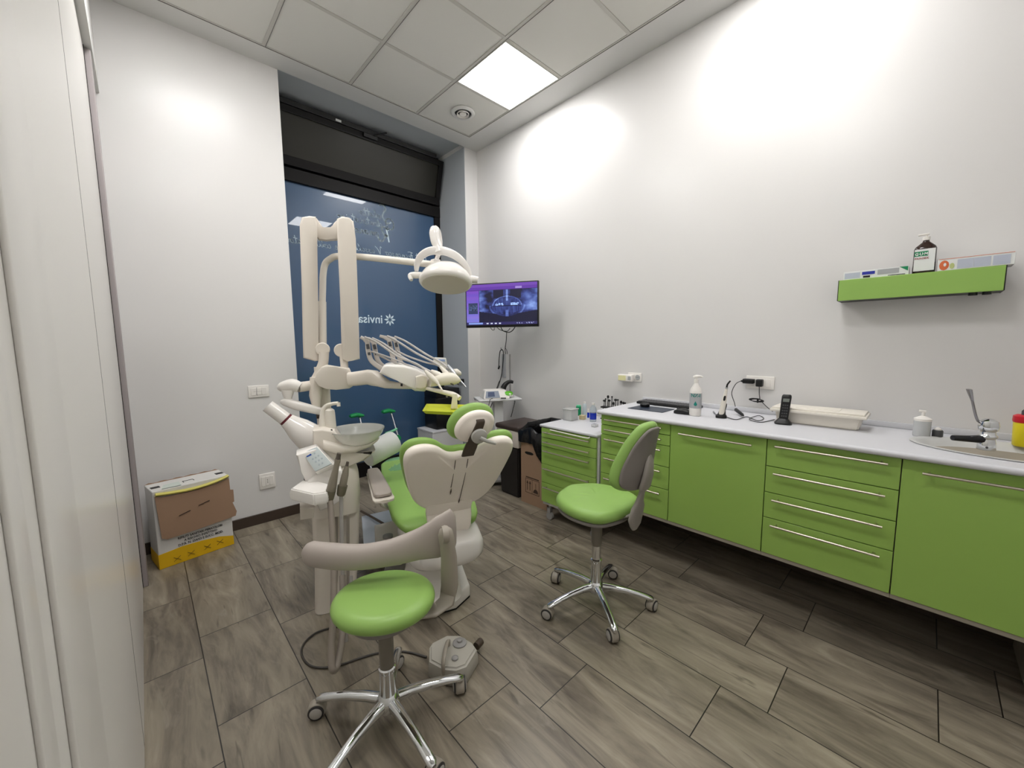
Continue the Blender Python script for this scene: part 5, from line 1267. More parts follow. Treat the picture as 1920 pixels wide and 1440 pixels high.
# armrest on the unit side
A0, A1 = at(699, 881, z=.66), at(719, 928, z=.66); ad = Vector((A1.x-A0.x, A1.y-A0.y, 0)); al = ad.length; ad.normalize(); as_ = Vector((-ad.y, ad.x, 0))
m0 = (A0+A1)/2
bm = BM(); pad(bm, [(A0+ad*(f*al)+VZ*0, as_, VZ, r_, h_) for f, r_, h_ in ((-.02, .014, .006), (0, .030, .011), (.08, .035, .014), (.5, .041, .014), (.92, .045, .014), (1.0, .040, .011), (1.02, .02, .006))], n=24, e=3.5); obj('armrest_pad', bm, TAUPEP, t)
bm = BM(); pad(bm, [(A0+ad*(f*al)-VZ*.020, as_, VZ, r_, .008) for f, r_ in ((-.04, .02), (0, .036), (.5, .045), (1.0, .052), (1.07, .045), (1.09, .02))], n=24, e=3.5)
e1 = A0+ad*(al*.25)-VZ*.03; 
pad(bm, [(e1, ad, as_, .045, .012), (e1-VZ*.07, ad, as_, .04, .012), (e1-VZ*.15+Wv*.03, ad, as_, .035, .012), (e1-VZ*.19+Wv*.09, ad, as_, .03, .012)], n=18, e=3); obj('armrest_frame', bm, CREAMP, t)

# ================================================================= TREATMENT UNIT (spittoon, holders, column)
DU = 2.12
def du(u, v, d=DU): return at(u, v, d=d)
cu = du(636, 900); GU = Vector((cu.x+.0, cu.y+.08, 0))
t = thing('treatment_unit', 'white floor-standing spittoon unit with glass bowl, control panel and suction holders', 'treatment unit', GU)
unit_ = t
FW = Vector((GU.x-CAM.x, GU.y-CAM.y, 0)).normalized(); RT = Vector((FW.y, -FW.x, 0))     # unit's front faces the assistant
def q_(u, v, n_=0.0, d=DU): return at(u, v, d=d)+FW*n_
# trunk
bm = BM(); secs = []
for v, ua, ub, dp in ((1200, 598, 668, .13), (1060, 594, 670, .13), (985, 590, 672, .13), (955, 590, 673, .13)):
    a_, b_ = du(ua, v), du(ub, v); c = (a_+b_)/2+FW*.10; secs.append((Vector((c.x, c.y, c.z)), RT, FW, (b_-a_).length/2, dp))
zlow = secs[0][0].z
c0 = secs[0][0].copy(); c0.z = .0
pad(bm, [(Vector((c0.x, c0.y, .002)), RT, FW, secs[0][3]*1.0, .13)]+secs[1:], n=30, e=6); obj('trunk', bm, CREAMP, t)
bm = BM(); secs = []
for v, ua, ub, dp, n_ in ((962, 590, 673, .15, .10), (930, 585, 674, .155, .10), (895, 590, 671, .15, .10), (868, 602, 664, .13, .10), (858, 612, 655, .10, .10)):
    a_, b_ = du(ua, v), du(ub, v); c = (a_+b_)/2+FW*n_; secs.append((c, RT, FW, (b_-a_).length/2, dp))
pad(bm, secs, n=30, e=4); obj('upper_housing', bm, CREAMP, t)
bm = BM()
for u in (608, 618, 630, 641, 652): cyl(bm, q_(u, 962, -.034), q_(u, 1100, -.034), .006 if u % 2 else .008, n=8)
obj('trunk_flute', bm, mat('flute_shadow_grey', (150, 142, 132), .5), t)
# neck carrying bowl
bm = BM()
pxs = [(588, 802), (606, 799), (628, 803), (637, 815), (648, 838), (662, 846), (690, 843), (702, 838), (700, 842), (680, 858), (655, 866), (640, 870), (628, 866), (596, 850), (588, 835)]
pxslab(bm, pxs, DU+.04, .16, .012, seg=3); obj('spittoon_body', bm, CREAMP, t)
bc = at(669, 806, d=DU+.06)
bm = BM(); prof = [(.142, .0), (.148, .004), (.147, .009), (.139, .004), (.128, -.02), (.105, -.05), (.07, -.072), (.03, -.083), (.001, -.085)]
prof2 = [(.001, -.091), (.032, -.089), (.074, -.078), (.11, -.055), (.134, -.022), (.142, .0)]
lathe(bm, prof2+prof, (bc.x, bc.y, bc.z+.0), n=48, cap=False); obj('glass_bowl', bm, BOWL, t, smooth=60)
bm = BM(); pad(bm, [(bc+RT*x-VZ*z_, FW, VZ, a, b) for x, z_, a, b in ((-.17, .05, .09, .045), (-.10, .078, .10, .040), (-.02, .090, .10, .026), (.06, .078, .08, .014), (.10, .062, .05, .008), (.115, .056, .02, .004))], n=22); obj('bowl_support', bm, CREAMP, t)
# faucet and cup filler
fz = du(607, 800, DU+.02)
bm = BM(); tube(bm, [q_(606, 803), q_(605, 785), q_(606, 770), q_(612, 761), q_(624, 757), q_(634, 756)], [.022, .017, .0125, .0105, .0095, .0095], n=14, flat=1); cyl(bm, q_(634.5, 754.5), q_(635, 762), .0095); obj('bowl_faucet', bm, IVORY, t)
bm = BM(); a_ = q_(620, 803, .02); lathe(bm, [(.029, 0), (.029, .01), (.026, .08), (.024, .096), (.012, .106), (.001, .107)], a_); obj('water_heater_cap', bm, IVORY, t)
bm = BM(); cyl(bm, q_(621, 801, -.06), q_(622, 804, -.06), .0045); obj('cup_filler_nozzle', bm, BLACK, t)
# control panel
bm = BM(); pxslab(bm, [(556, 848), (593, 837), (628, 868), (622, 878), (614, 905), (573, 898), (566, 880)], 1.98, .12, .008, seg=2); obj('panel_housing', bm, WHITEG, t)
pn = [at(u, v, d=d_) for u, v, d_ in ((568, 850, 1.915), (595, 838.5, 1.935), (623, 870, 1.90), (592, 884.5, 1.88))]
nn = (pn[1]-pn[0]).cross(pn[3]-pn[0]).normalized()
if nn.dot(CAM-pn[0]) < 0: nn = -nn
pc_ = sum(pn, Vector())/4; bm = BM(); prism(bm, [pc_+(p_-pc_)*1.10-nn*.022 for p_ in pn], nn*.046, .004); obj('panel_frame', bm, WHITEG, t)
bm = BM(); prism(bm, [p_+nn*.004 for p_ in pn], nn*.006, .002); kp_ = obj('keypad', bm, mat('keypad_pale', (186, 194, 194), .3), t)
def kq(a, b, o=.0085): return pn[0]*(1-a)*(1-b)+pn[1]*a*(1-b)+pn[2]*a*b+pn[3]*(1-a)*b+nn*o
bm = BM(); prism(bm, [kq(.08, .07), kq(.40, .07), kq(.40, .27), kq(.08, .27)], nn*.001); obj('blue_display', bm, mat('key_blue', (24, 74, 156), .35), kp_)
for i, (a, b) in enumerate(((.3, .45), (.5, .45), (.7, .42), (.6, .25), (.35, .62), (.55, .62), (.75, .6), (.4, .8), (.6, .8))):
    bm = BM(); cyl(bm, kq(a, b, .007), kq(a, b, .0085), .0045, n=14); obj('key', bm, mat('key_grey', (164, 174, 178), .4), kp_)
bm = BM(); prism(bm, [kq(.19, .14, .0092), kq(.30, .14, .0092), kq(.30, .21, .0092), kq(.19, .21, .0092)], nn*.0006); obj('display_icon', bm, PAPER, kp_, smooth=0)
bm = BM(); a_, b_ = at(625, 905, d=1.90), at(590, 905, d=1.90)
pxslab(bm, [(577, 898), (594, 884), (622, 873), (640, 878), (648, 905), (646, 928), (622, 944), (600, 952), (588, 930), (578, 915)], 1.97, .10, .010, seg=3); obj('holder_housing', bm, WHITEG, t)
tz_ = at(575, 912, d=1.84).z; bm = BM(); tp = [at(u, v, z=tz_) for u, v in ((545, 916), (567, 900), (598, 902), (622, 909), (612, 922), (588, 926))]; tcn = sum(tp, Vector())/6
skin(bm, [ring(bm, tp), ring(bm, [tcn+(p_-tcn)*1.10-VZ*.030 for p_ in tp]), ring(bm, [tcn+(p_-tcn)*1.04-VZ*.055 for p_ in tp])]); bmesh.ops.bevel(bm, geom=bm.edges[:], offset=.005, segments=2, affect='EDGES'); obj('side_tray', bm, WHITEG, t)
bm = BM(); pxslab(bm, [(562, 946), (590, 948), (588, 966), (563, 970)], 1.93, .08, .006); obj('tray_bracket', bm, CREAMP, t)
# holders
for k, (u, v, d_) in enumerate(((619, 927, 1.80), (641, 918, 1.82))):
    c = at(u, v, d=d_); bm = BM()
    lathe(bm, [(.0155, -.028), (.019, -.02), (.022, .02), (.0185, .02), (.013, -.022), (.0125, -.028)], c, axis=(VZ*.97+RT*.22), n=22, cap=False); cyl(bm, c+FW*.018-VZ*.004, c+FW*.075, .010, n=12); obj('tube_holder', bm, mat('holder_olive', (112, 106, 88), .45), t)
# suction handpieces rest in the holders and are things of their own
sh_l = (('suction_handpiece', 'long taupe suction handpiece in the left holder of the treatment unit', 619, 927, 1.80, 636, 850, 1.79, .021, 'dark tip'),
        ('suction_handpiece', 'short taupe suction handpiece in the right holder of the treatment unit', 641, 918, 1.82, 652, 866, 1.81, .017, ''))
HBR = mat('handpiece_taupe', (140, 132, 118), .42)
for nm, lb2, u0, v0, d0_, u1, v1, d1_, r0_, _ in sh_l:
    a_, b_ = at(u0, v0, d=d0_), at(u1, v1, d=d1_); dv = (b_-a_)
    th_ = thing(nm, lb2, 'suction handpiece', a_+dv*.0, group='suction handpieces on the treatment unit')
    bm = BM()
    if v1 < 860: prof_ = ((-.12, .010), (.02, .011), (.10, .021), (.22, .020), (.42, .0165), (.60, .0135), (.75, .012), (.80, .013), (.86, .0125))
    else: prof_ = ((-.15, .009), (.02, .010), (.12, .017), (.30, .0165), (.55, .0155), (.75, .0115), (.86, .0085))
    ax2 = dv.normalized(); lathe(bm, [(r_, f*dv.length) for f, r_ in prof_], a_, ax2, n=22); obj('handle', bm, HBR, th_)
    bm = BM(); lathe(bm, [(prof_[-1][1]*.92, dv.length*.855), (prof_[-1][1]*.8, dv.length*.90), (prof_[-1][1]*.75, dv.length*1.0), (.001, dv.length*1.005)], a_, ax2, n=18); obj('tip', bm, TIP, th_)
    bm = BM(); fx = 0 if v1 < 860 else 1
    if fx == 0: hp = [a_+dv*-.10, at(621, 960, d=1.78), at(626, 1060, d=1.70), at(625, 1150, d=1.62), at(621, 1220, d=1.555), at(624, 1256, d=1.525), at(634, 1240, d=1.56), at(643, 1170, d=1.66), at(642, 1080, d=1.80)]
    else: hp = [a_+dv*-.12, at(640, 950, d=1.83), at(641, 1040, d=1.84), at(645, 1120, d=1.85), at(648, 1180, d=1.86), at(652, 1215, d=1.88), at(660, 1180, d=1.93), at(658, 1080, d=1.97)]
    tube(bm, hp, .0135 if fx == 0 else .0085, n=14); obj('hose', bm, SKIRT if fx == 0 else HOSEL, th_)
# column of the unit that carries lamp and arms
DP = 2.36
def dp_(u, v, n_=0, d=DP): return at(u, v, d=d)+FW*n_
bm = BM(); a_ = dp_(601, 660); x_, y_ = a_.x, a_.y
cyl(bm, (x_, y_, at(600, 900, d=DP).z), (x_, y_, at(603, 688, d=DP).z), .041, n=28); obj('column', bm, CREAMP, t)
bm = BM(); c = dp_(590, 735); pad(bm, [(dp_(u, v, -.05), RT, FW, r_, r_) for u, v, r_ in ((594, 706, .036), (592, 740, .034), (594, 765, .020), (595, 770, .014))], n=24); obj('column_cover', bm, CREAMP, t)
bm = BM(); cyl(bm, dp_(596, 768, -.05), dp_(598, 782, -.05), .012); cyl(bm, dp_(598, 776, -.05), dp_(603, 778, -.05), .018); obj('column_foot', bm, BROWN, t)

# ---------------- folded arm with two upright covers
t = thing('folding_arm', 'pair of tall upright white arm covers joined at the top, above the treatment unit', 'arm', dp_(618, 690, .02))
DM = 2.33
bm = BM(); pxslab(bm, [(566, 410), (580, 407.5), (592, 409), (595, 425), (595, 470), (597, 600), (597.5, 676), (590, 677), (569, 671), (568, 640), (566, 540), (562, 425)], DM, .075, .012, seg=4); obj('arm_cover', bm, CREAMP, t)
bm = BM(); pxslab(bm, [(632, 413), (642, 408.5), (655, 411), (663, 418), (667, 450), (671, 560), (674.5, 673), (661, 676), (650, 678), (641, 672), (638, 560), (634, 480)], DM, .075, .012, seg=4); obj('arm_cover', bm, CREAMP, t)
bm = BM(); pxslab(bm, [(588, 409), (594, 411), (601, 421), (604, 430), (621, 430), (626, 420), (634, 412), (638, 446), (632, 450), (612, 451), (598, 450), (590, 440)], DM+.03, .05, .006, seg=2); obj('top_bridge', bm, CREAMP, t)
for u, v in ((605, 655), (640, 657)):
    c = at(u, v, d=DM); bm = BM(); lathe(bm, [(.001, -.030), (.036, -.030), (.040, -.026), (.040, .026), (.036, .030), (.001, .030)], c+FW*.045, FW, n=30); obj('elbow_disc', bm, CREAMP, t)
bm = BM(); tube(bm, [dp_(607, 660), dp_(606, 680), dp_(599, 700), dp_(594, 712)], [.030, .028, .030, .034], n=16); tube(bm, [dp_(644, 668), dp_(646, 690), dp_(646, 712)], [.022, .022, .026], n=16); obj('arm_knuckle', bm, CREAMP, t)

# ---------------- operating lamp
t = thing('operating_lamp', 'white operating lamp with bow-shaped yoke on a bent tube arm', 'lamp', dp_(604, 640))
bm = BM(); DL = 2.40
cyl(bm, dp_(605, 688, .01, DL), dp_(604, 565, .03, DL), .0235, n=20); tube(bm, [dp_(605, 688, .01, DL), dp_(604, 600, .03, DL), dp_(605, 540, .03, DL), dp_(606, 512, .03, DL), dp_(610, 493, .03, DL), dp_(620, 484, .02, DL), dp_(634, 480.5, 0, DL), dp_(680, 482, 0, DL-.05), dp_(750, 489, 0, DL-.13), dp_(818, 497, 0, DL-.20)], .0195, n=18, k=6); obj('arm_tube', bm, IVORY, t)
DH = DL-.22
lq = lambda u, v, n_=0: at(u, v, d=DH)+FW*n_
bm = BM(); box(bm, -.022, .022, -.02, .02, -.018, .018, .005, 2, M=Matrix.Translation(lq(820, 490, .04))); tube(bm, [lq(822, 486, .05), lq(829, 462, .04), lq(826, 440, .02), lq(820, 431, .0), lq(814, 429, -.02)], [.013, .012, .012, .014, .014], n=12); obj('rear_link', bm, WHITEG, t)
bm = BM(); tube(bm, [lq(813, 430, -.02), lq(812, 440, -.03), lq(814, 455, -.035), lq(818, 467, -.04), lq(820, 478, -.045)], [.022, .028, .027, .024, .027], n=20); obj('neck', bm, WHITEG, t)
bm = BM(); yk = [(781, 509, 0), (781, 498, -.01), (785, 485, -.03), (797, 476, -.045), (812, 473.5, -.055), (830, 475.5, -.055), (850, 483, -.045), (865, 494, -.03), (876, 506, -.01), (882, 518, 0)]
Q = smoothpath([lq(*p_) for p_ in yk], 5); sc = []
for i, q in enumerate(Q):
    f = i/(len(Q)-1); d_ = (Q[min(i+1, len(Q)-1)]-Q[max(i-1, 0)]).normalized(); n2 = d_.cross(FW).normalized(); w_ = .009+.014*math.sin(PI*f)**.7; sc.append((q, n2, FW, w_, .012))
pad(bm, sc, n=16, e=2.6); obj('yoke', bm, WHITEG, t)
# lamp head: a shallow oval shell tilted to the camera side
hcn = lq(835, 528, -.01); RX = (at(874, 524, d=DH)-at(788, 512, d=DH)).normalized()
HN = (VZ*-.93-FW*.30-RT*.15).normalized(); RX = (RX-HN*RX.dot(HN)).normalized(); HV = RX.cross(HN).normalized()
if HV.z < 0: HV = -HV
bm = BM(); rs = []
for s_, h in ((.05, -.098), (.35, -.094), (.66, -.076), (.88, -.040), (1.0, -.004), (1.0, .010), (.94, .020), (.90, .022)):
    rs.append(ring(bm, [hcn+RX*(.146*s_*math.copysign(abs(math.cos(a))**.92, math.cos(a)))+HV*(.125*s_*math.sin(a))+HN*h for a in [2*PI*i/44 for i in range(44)]]))
skin(bm, rs, True); hd_ = obj('lamp_head', bm, WHITEG, t, smooth=60)
bm = BM(); prism(bm, [hcn+RX*(.128*math.cos(a))+HV*(.108*math.sin(a))+HN*.0235 for a in [2*PI*i/44 for i in range(44)]], HN*.003, .001); obj('front_glass', bm, mat('lamp_front', (206, 198, 188), .35), hd_)
bm = BM()
for k in range(5):
    c = hcn+RX*(-.022+k*.009)-HV*.092+HN*-.058; cyl(bm, c-HV*.001-RX*.002, c-HV*.014+RX*.002+HN*.018, .0016, n=6)
obj('vent_slot', bm, DGREY, hd_)
for sg, (u, v) in ((-1, (782, 516)), (1, (884, 524))):
    c = lq(u, v); bm = BM(); P_ = [c-RX*(sg*.030), c+RX*(sg*.010), c+RX*(sg*.036)-VZ*.004, c+RX*(sg*.036)-VZ*.03-FW*.02]
    tube(bm, P_[:3] if sg > 0 else P_, [.022, .021, .018] if sg > 0 else [.018, .019, .016, .009], n=16); obj('handle', bm, WHITEP, t)

# ---------------- delivery arm with instruments
t = thing('instrument_console', 'white swinging instrument console with four whip arms and hanging hoses', 'instrument console', dp_(625, 722))
console = t
bm = BM(); pxslab(bm, [(590, 712), (593, 700), (603, 688), (612, 684), (630, 687), (655, 690), (661, 704), (660.5, 723), (654, 727), (630, 729.5), (612, 728), (598, 722)], DP-.03, .11, .007, seg=2); obj('shoulder', bm, CREAMP, t)
def armsec(pts_, r0=.5):
    out = []; Q = [at(u, v, d=d_) for u, v, d_, hh, tt in pts_]
    for i, (u, v, d_, hh, tt) in enumerate(pts_):
        dv = (Q[min(i+1, len(Q)-1)]-Q[max(i-1, 0)]).normalized(); s = dv.cross(VZ).normalized(); upv = s.cross(dv).normalized(); out.append((Q[i], upv, s, hh, tt))
    return out
bm = BM(); pad(bm, armsec([(655, 711, DP-.05, .040, .035), (668, 710, DP-.05, .042, .036), (690, 707, DP-.05, .044, .036), (702, 709, DP-.06, .046, .036), (713, 715, DP-.08, .032, .034), (726, 721, DP-.10, .022, .032), (745, 723, DP-.12, .018, .03), (770, 722, DP-.14, .022, .03)]), n=24, e=3); obj('swing_arm', bm, CREAMP, t)
DT = 2.24
bm = BM(); pxslab(bm, [(714, 696), (721, 683.5), (728, 681.5), (757, 682.5), (780, 689), (798, 698), (803, 707), (800, 724), (794, 729), (777, 728), (762, 719), (745, 709), (730, 703)], DT, .30, .014, seg=3); obj('console_body', bm, WHITEP, t)
bm = BM()
pxslab(bm, [(779, 706), (790, 702), (799, 705), (801.5, 716), (799, 726), (790, 730), (779, 728)], DT-.15, .03, .008, seg=3); obj('console_end_cap', bm, CREAMP, t)
# grey whip arms in two pairs
whips = [((676, 632), (688, 640), (690, 655), (694, 672), (702, 682), (716, 692), 2.20), ((690, 634), (700, 642), (703, 655), (707, 672), (713, 682), (722, 689), 2.26), ((712, 630), (728, 636), (732, 650), (736, 668), (740, 680), (748, 686), 2.34), ((726, 631), (740, 638), (744, 651), (748, 668), (752, 680), (762, 688), 2.40)]
for k, w in enumerate(whips):
    bm = BM(); d_ = w[-1]; pts_ = [at(u, v, d=d_) for u, v in w[:-1]]
    Q = smoothpath(pts_, 4); sc = []
    for i, q in enumerate(Q):
        f = i/(len(Q)-1); dv = (Q[min(i+1, len(Q)-1)]-Q[max(i-1, 0)]).normalized(); n2 = dv.cross(FW).normalized(); sc.append((q, n2, FW, .0135 if f > .12 else .009+.01*f, .010))
    pad(bm, sc, n=14, e=4); wo = obj('whip_arm', bm, WHIPG, t)
    c = (pts_[1]*.35+pts_[2]*.65); c2 = (pts_[2]*.75+pts_[3]*.25)
    dv = (pts_[3]-pts_[1]).normalized(); n2 = dv.cross(FW).normalized()
    bm = BM(); pad(bm, [(c+dv*x-FW*.009, n2, FW, .0085, .003) for x in (-.014, .014)], n=12, e=5); pad(bm, [(c2+dv*x-FW*.009+dv*.012, n2, FW, .0075, .003) for x in (-.008, .008)], n=12, e=5); obj('whip_slot', bm, DGREY, wo)
# instruments with hoses
inst = [((684, 632), (707, 642), (745, 668), (780, 682), (800, 696), 2.18, (800, 698), (822, 720), 2.06, .013, (830, 733)),
        ((698, 634), (720, 645), (752, 668), (790, 688), (812, 699), 2.22, (812, 697), (838, 714), 2.10, .016, (850, 722)),
        ((726, 630), (745, 640), (780, 662), (815, 680), (830, 690), 2.30, (828, 690), (848, 712), 2.14, .012, (860, 721)),
        ((740, 631), (762, 641), (800, 665), (828, 680), (842, 692), 2.36, (842, 688), (856, 706), 2.18, .010, (874, 726))]
for k, (a, b, c, d_, e_, dd_, h0, h1, hd2, rr, tp_) in enumerate(inst):
    bm = BM(); P_ = [at(*a, d=dd_), at(*b, d=dd_-.01), at(*c, d=dd_-.04), at(*d_, d=(dd_+hd2)/2), at(*e_, d=hd2+.02), at(h0[0]+4, h0[1]+3, d=hd2)]
    tube(bm, P_, .0062, n=10); hz = obj('hose', bm, HOSEL, t)
    bm = BM(); A_, B_ = at(*h0, d=hd2), at(*h1, d=hd2-.02); dv = B_-A_; L = dv.length
    lathe(bm, [(.007, -.012), (rr*.9, .012), (rr*1.15, L*.35), (rr, L*.7), (rr*.55, L*1.0)], A_, dv.normalized(), n=20); ho_ = obj('handpiece', bm, IVORY if k != 3 else ALU, t)
    bm = BM(); T_ = at(*tp_, d=hd2-.04); tube(bm, [B_-dv*.05, (B_+T_)/2, T_], [rr*.5, .0052, .0032], n=10); obj('handpiece_tip', bm, ALU if k == 3 else TIP if k in (1, 2) else CREAMP, ho_)
# lower hoses looping under the whips
for k, P_ in enumerate((((692, 658), (712, 664), (745, 676), (780, 692), (798, 702)), ((706, 664), (722, 672), (745, 682), (775, 690), (790, 700)), ((745, 658), (765, 668), (800, 680), (818, 684), (832, 692)))):
    bm = BM(); tube(bm, [at(u, v, d=2.22+.07*(k == 2)-.02*i) for i, (u, v) in enumerate(P_)], .005, n=10); obj('return_hose', bm, HOSEL, t)
bm = BM(); pad(bm, [(at(u, v, d=2.10), VZ, FW, hh, .05) for u, v, hh in ((804, 720, .014), (808, 716, .026), (822, 712, .032), (838, 710, .034), (850, 710, .032), (856, 711, .022), (859, 712, .008))], n=22); obj('instrument_cradle', bm, mat('cradle_ivory', (222, 216, 202), .4), t)
bm = BM(); pad(bm, [(at(u, v, d=2.20), VZ, FW, hh, .03) for u, v, hh in ((840, 701, .012), (846, 698, .018), (857, 698, .020), (862, 700, .012))], n=18); obj('cradle_end', bm, IVORY, t)
bm = BM(); pxslab(bm, [(812, 676), (815, 670), (836, 671), (840, 690), (834, 692), (815, 684)], 2.42, .03, .004); ky = obj('console_keypad', bm, WHITEP, t)
bm = BM(); pxslab(bm, [(822, 673.5), (834, 674), (835, 678), (823, 677)], 2.398, .004, .0008); obj('keypad_strip', bm, mat('key_blue_pale', (150, 170, 214), .4), ky)
bm = BM(); pxslab(bm, [(751, 719), (755, 719), (755, 724), (751, 724)], 2.08, .02, .001); obj('stop_button', bm, BLACK, t)
# tray arm and yellow tray
bm = BM(); tube(bm, [at(800, 728, d=2.10), at(830, 735, d=2.05), at(850, 740, d=2.0), at(862, 747, d=1.98)], [.010, .012, .014, .013], n=14); pxslab(bm, [(849, 737), (857, 738), (858, 766), (845, 766)], 1.98, .03, .006); obj('tray_arm', bm, IVORY, t)
t = thing('instrument_tray', 'bright yellow-green instrument tray hanging below the instrument console', 'tray', at(830, 770, d=1.98))
zt_ = at(830, 769, d=1.98).z
cs = [at(792, 775, z=zt_+.0), at(880, 781, z=zt_), at(905, 757.5, z=zt_), at(800, 758, z=zt_)]
cn = sum(cs, Vector())/4
L0 = at(793, 774, d=1.88); L1 = at(893, 774, d=1.80); D0 = at(800, 760, d=2.08); D1 = at(905, 757, d=2.02)
zz = L0.z
cs = [Vector((p_.x, p_.y, zz)) for p_ in (L0, L1, D1, D0)]
bm = BM(); ctr = sum(cs, Vector())/4; ins = [ctr+(p_-ctr)*.90 for p_ in cs]
a_ = ring(bm, [p_+VZ*.013 for p_ in cs]); b_ = ring(bm, [p_-VZ*.003 for p_ in ins]); c_ = ring(bm, [p_-VZ*.006 for p_ in ins]); d_ = ring(bm, [ctr+(p_-ctr)*1.02+VZ*.010 for p_ in cs])
skin(bm, [a_, b_], False); bm.faces.new(b_); skin(bm, [d_, c_], False); bm.faces.new(c_); skin(bm, [a_, d_], False)
obj('tray_pan', bm, YTRAY, t, smooth=30)

# ---------------- x-ray head on its scissor arm
t = thing('xray_unit', 'white dental x-ray head with long cone pointing up left on a folding arm', 'x-ray unit', at(580, 850, d=2.25))
DX = 2.16
a_, b_ = at(502, 761, d=DX-.06), at(537, 787, d=DX-.02); ax2 = (b_-a_).normalized(); L = (b_-a_).length
bm = BM(); lathe(bm, [(.031, .0), (.034, .0), (.036, L), (.030, L), (.030, .004), (.001, .006)][:4]+[(.030, .012)], a_, ax2, n=34, cap=False); lathe(bm, [(.030, .05), (.001, .05)], a_, ax2, n=34, cap=False); obj('cone', bm, WHITEG, t)
bm = BM(); lathe(bm, [(.0368, L-.008), (.0372, L), (.037, L+.004)], a_, ax2, n=34); obj('cone_ring', bm, PINK, t)
bm = BM(); lathe(bm, [(.038, L+.004), (.045, L+.03), (.062, L+.08), (.075, L+.15), (.078, L+.22), (.070, L+.30), (.05, L+.36), (.02, L+.38)], a_, ax2, n=36, sy=1.05); obj('tube_head', bm, WHITEG, t)
bm = BM(); pad(bm, armsec([(529, 753, DX+.08, .012, .02), (536, 753, DX+.08, .024, .026), (556, 760, DX+.08, .026, .028), (580, 766, DX+.10, .024, .028), (600, 771, DX+.14, .022, .026)]), n=22, e=3); obj('lower_arm', bm, WHITEP, t)
bm = BM(); c = at(541, 728, d=DX+.08); pad(bm, [(at(540, v, d=DX+.08), RT, FW, r_, r_) for v, r_ in ((750, .018), (745, .022), (738, .029), (731, .034))], n=22); tube(bm, [at(524, 731, d=DX+.08), at(530, 726, d=DX+.08), at(548, 722, d=DX+.08), at(562, 727, d=DX+.09)], [.014, .030, .036, .030], n=20); obj('elbow', bm, WHITEP, t)
bm = BM(); tube(bm, [at(560, 726, d=DX+.10), at(575, 724, d=DX+.13), at(592, 721, d=DX+.17)], [.030, .029, .028], n=20); obj('upper_arm', bm, CREAMP, t)

# ================================================================= SMALL THINGS AROUND THE UNIT
# crutches leaning against the window
def crutch(label, top, foot, cuff_px, grip, y0):
    a_ = at(*top, y=y0); b_ = at(*foot, y=y0-.32); 
    t = thing('crutch', label, 'crutch', b_, group=None)
    bm = BM(); cyl(bm, b_, a_, .0095, n=14); obj('tube', bm, ALU, t)
    dv = (a_-b_).normalized()
    bm = BM(); tube(bm, [a_-dv*.02, a_+dv*.03], [.013, .012], n=12); pad(bm, [(a_+dv*.02+Vector((x, -.02, z_)), VZ, Vector((0, 1, 0)), hh, .030) for x, z_, hh in ((-.10, -.008, .010), (-.09, -.006, .020), (-.03, .0, .022), (.025, -.012, .016), (.035, -.012, .008))], n=18); obj('arm_cuff', bm, CRGRN, t)
    if grip:
        g = at(*grip, y=y0-.16); bm = BM(); tube(bm, [g+Vector((0, 0, 0)), g+Vector((-.06, -.02, -.012)), g+Vector((-.14, -.03, -.022))], [.012, .013, .012], n=14); obj('hand_grip', bm, CUFF, t)
        g2 = at(grip[0]+3, grip[1]+17, y=y0-.19); bm = BM(); cyl(bm, g2-Vector((0.0, .02, 0)), g2+Vector((0, .02, 0)), .022); cyl(bm, g2+Vector((-.0, 0, -.03)), g2+Vector((0, 0, .03)), .014); obj('height_clip', bm, CRGRN, t)
    bm = BM(); cyl(bm, b_-dv*.012, b_+dv*.03, .015, .012, n=14); obj('rubber_foot', bm, BLACK, t)
crutch('green-cuffed crutch leaning on the window behind the glass bowl, the left one', (674, 780), (700, 898), None, None, .40)
crutch('green-cuffed crutch with mint handle leaning on the window, the right one', (733, 772), (768, 893), None, (744, 804), .40)
# white roll
t = thing('paper_roll', 'large white paper roll seen behind the right rim of the glass bowl', 'roll', at(720, 870, d=2.55))
ra_, rb_ = at(692, 852, d=2.46), at(739, 828, d=2.60); rx_ = (rb_-ra_).normalized(); 
bm = BM(); L = (rb_-ra_).length; lathe(bm, [(.001, -.02), (.071, -.018), (.075, -.01), (.075, L-.01), (.071, L), (.02, L), (.018, L-.02), (.001, L-.02)], ra_, rx_, n=40); obj('roll', bm, PAPER, t)
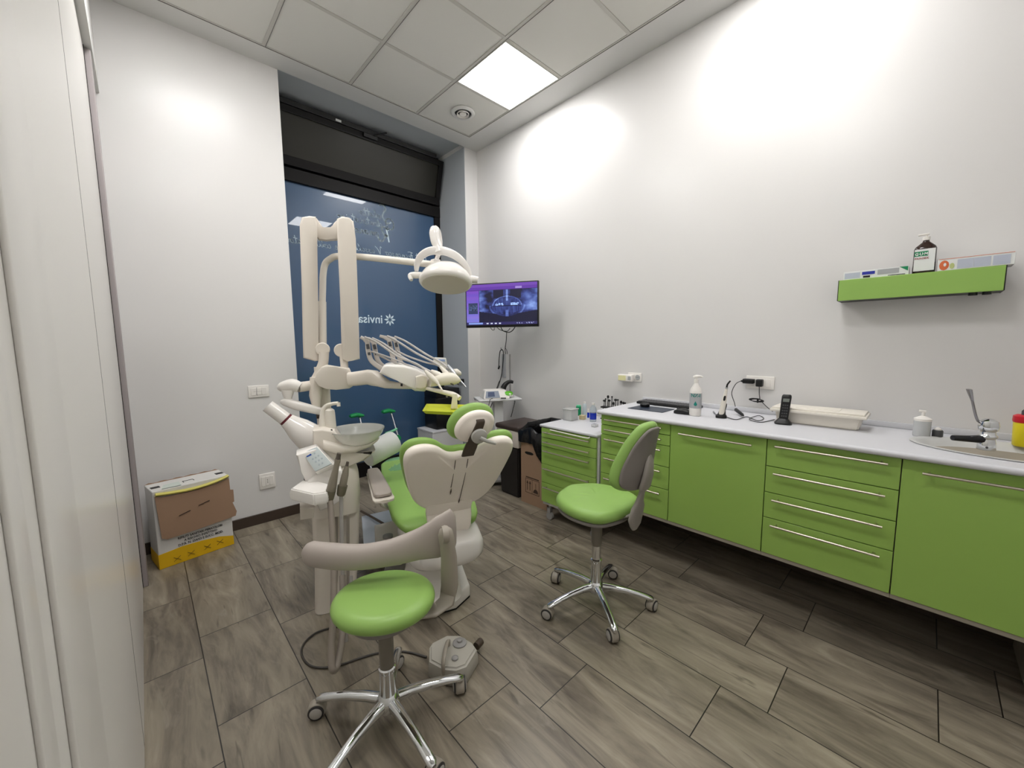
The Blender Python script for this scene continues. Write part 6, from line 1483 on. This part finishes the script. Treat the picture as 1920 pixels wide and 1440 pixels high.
# foot control with cable
pf = at(845, 1236, z=0); ff = Vector((math.cos(R(20)), math.sin(R(20)), 0))
t = thing('foot_control', 'light grey foot control pedal with round dial on the floor behind the front stool', 'foot control', pf)
pg = lambda u, v, z: at(u, v, z=z)
bm = BM(); ptop = [(806, 1212), (812, 1203), (838, 1190), (862, 1190), (884, 1203), (893, 1216), (874, 1247), (855, 1254), (832, 1252), (806, 1238)]
a_ = ring(bm, [pg(u, v, .075) for u, v in ptop]); cc = sum((v_.co for v_ in a_), Vector())/len(a_)
b_ = ring(bm, [cc+(v_.co-cc)*1.06-VZ*.03 for v_ in a_]); c_ = ring(bm, [Vector(((cc+(v_.co-cc)*1.08).x, (cc+(v_.co-cc)*1.08).y, .006)) for v_ in a_]); e_ = ring(bm, [Vector(((cc+(v_.co-cc)*1.05).x, (cc+(v_.co-cc)*1.05).y, .001)) for v_ in a_])
skin(bm, [a_, b_, c_, e_]); bmesh.ops.bevel(bm, geom=[e2 for e2 in bm.edges if abs(e2.verts[0].co.z-.075) < .001 and abs(e2.verts[1].co.z-.075) < .001], offset=.008, segments=3, affect='EDGES'); obj('housing', bm, mat('foot_control_grey', (176, 172, 162), .4), t)
bm = BM(); c = pg(862, 1206, .076); lathe(bm, [(.030, 0), (.031, .004), (.026, .008), (.012, .010), (.012, .018), (.008, .021), (.001, .021)], c, n=24); obj('dial', bm, GREYP, t)
bm = BM(); lathe(bm, [(.014, 0), (.014, .006), (.008, .011), (.001, .012)], pg(853, 1235, .076)); obj('round_button', bm, GREYP, t)
bm = BM(); g0_, g1_ = pg(831, 1244, .09), pg(840, 1206, .09); tube(bm, [Vector((g0_.x, g0_.y, .03)), g0_, (g0_+g1_)/2+VZ*.02, g1_+VZ*.01, g1_-VZ*.03], .011, n=12, flat=.6); obj('guard_bar', bm, TAUPE, t)
bm = BM(); c = pg(893, 1212, .04); tube(bm, [c, c+Vector((.035, .01, .0))], .017); obj('side_knob', bm, BROWN, t)
bm = BM(); cb2 = [pg(u, v, .006) for u, v in ((800, 1232), (760, 1222), (712, 1224), (672, 1235), (640, 1246), (606, 1252), (580, 1247), (566, 1228), (569, 1208), (590, 1188), (618, 1178), (650, 1172), (668, 1158))]; tube(bm, cb2, .0045, n=8); one('pedal_cable', bm, mat('cable_dark_grey', (62, 58, 54), .5), 'dark cable looping over the floor from the foot control', 'cable')
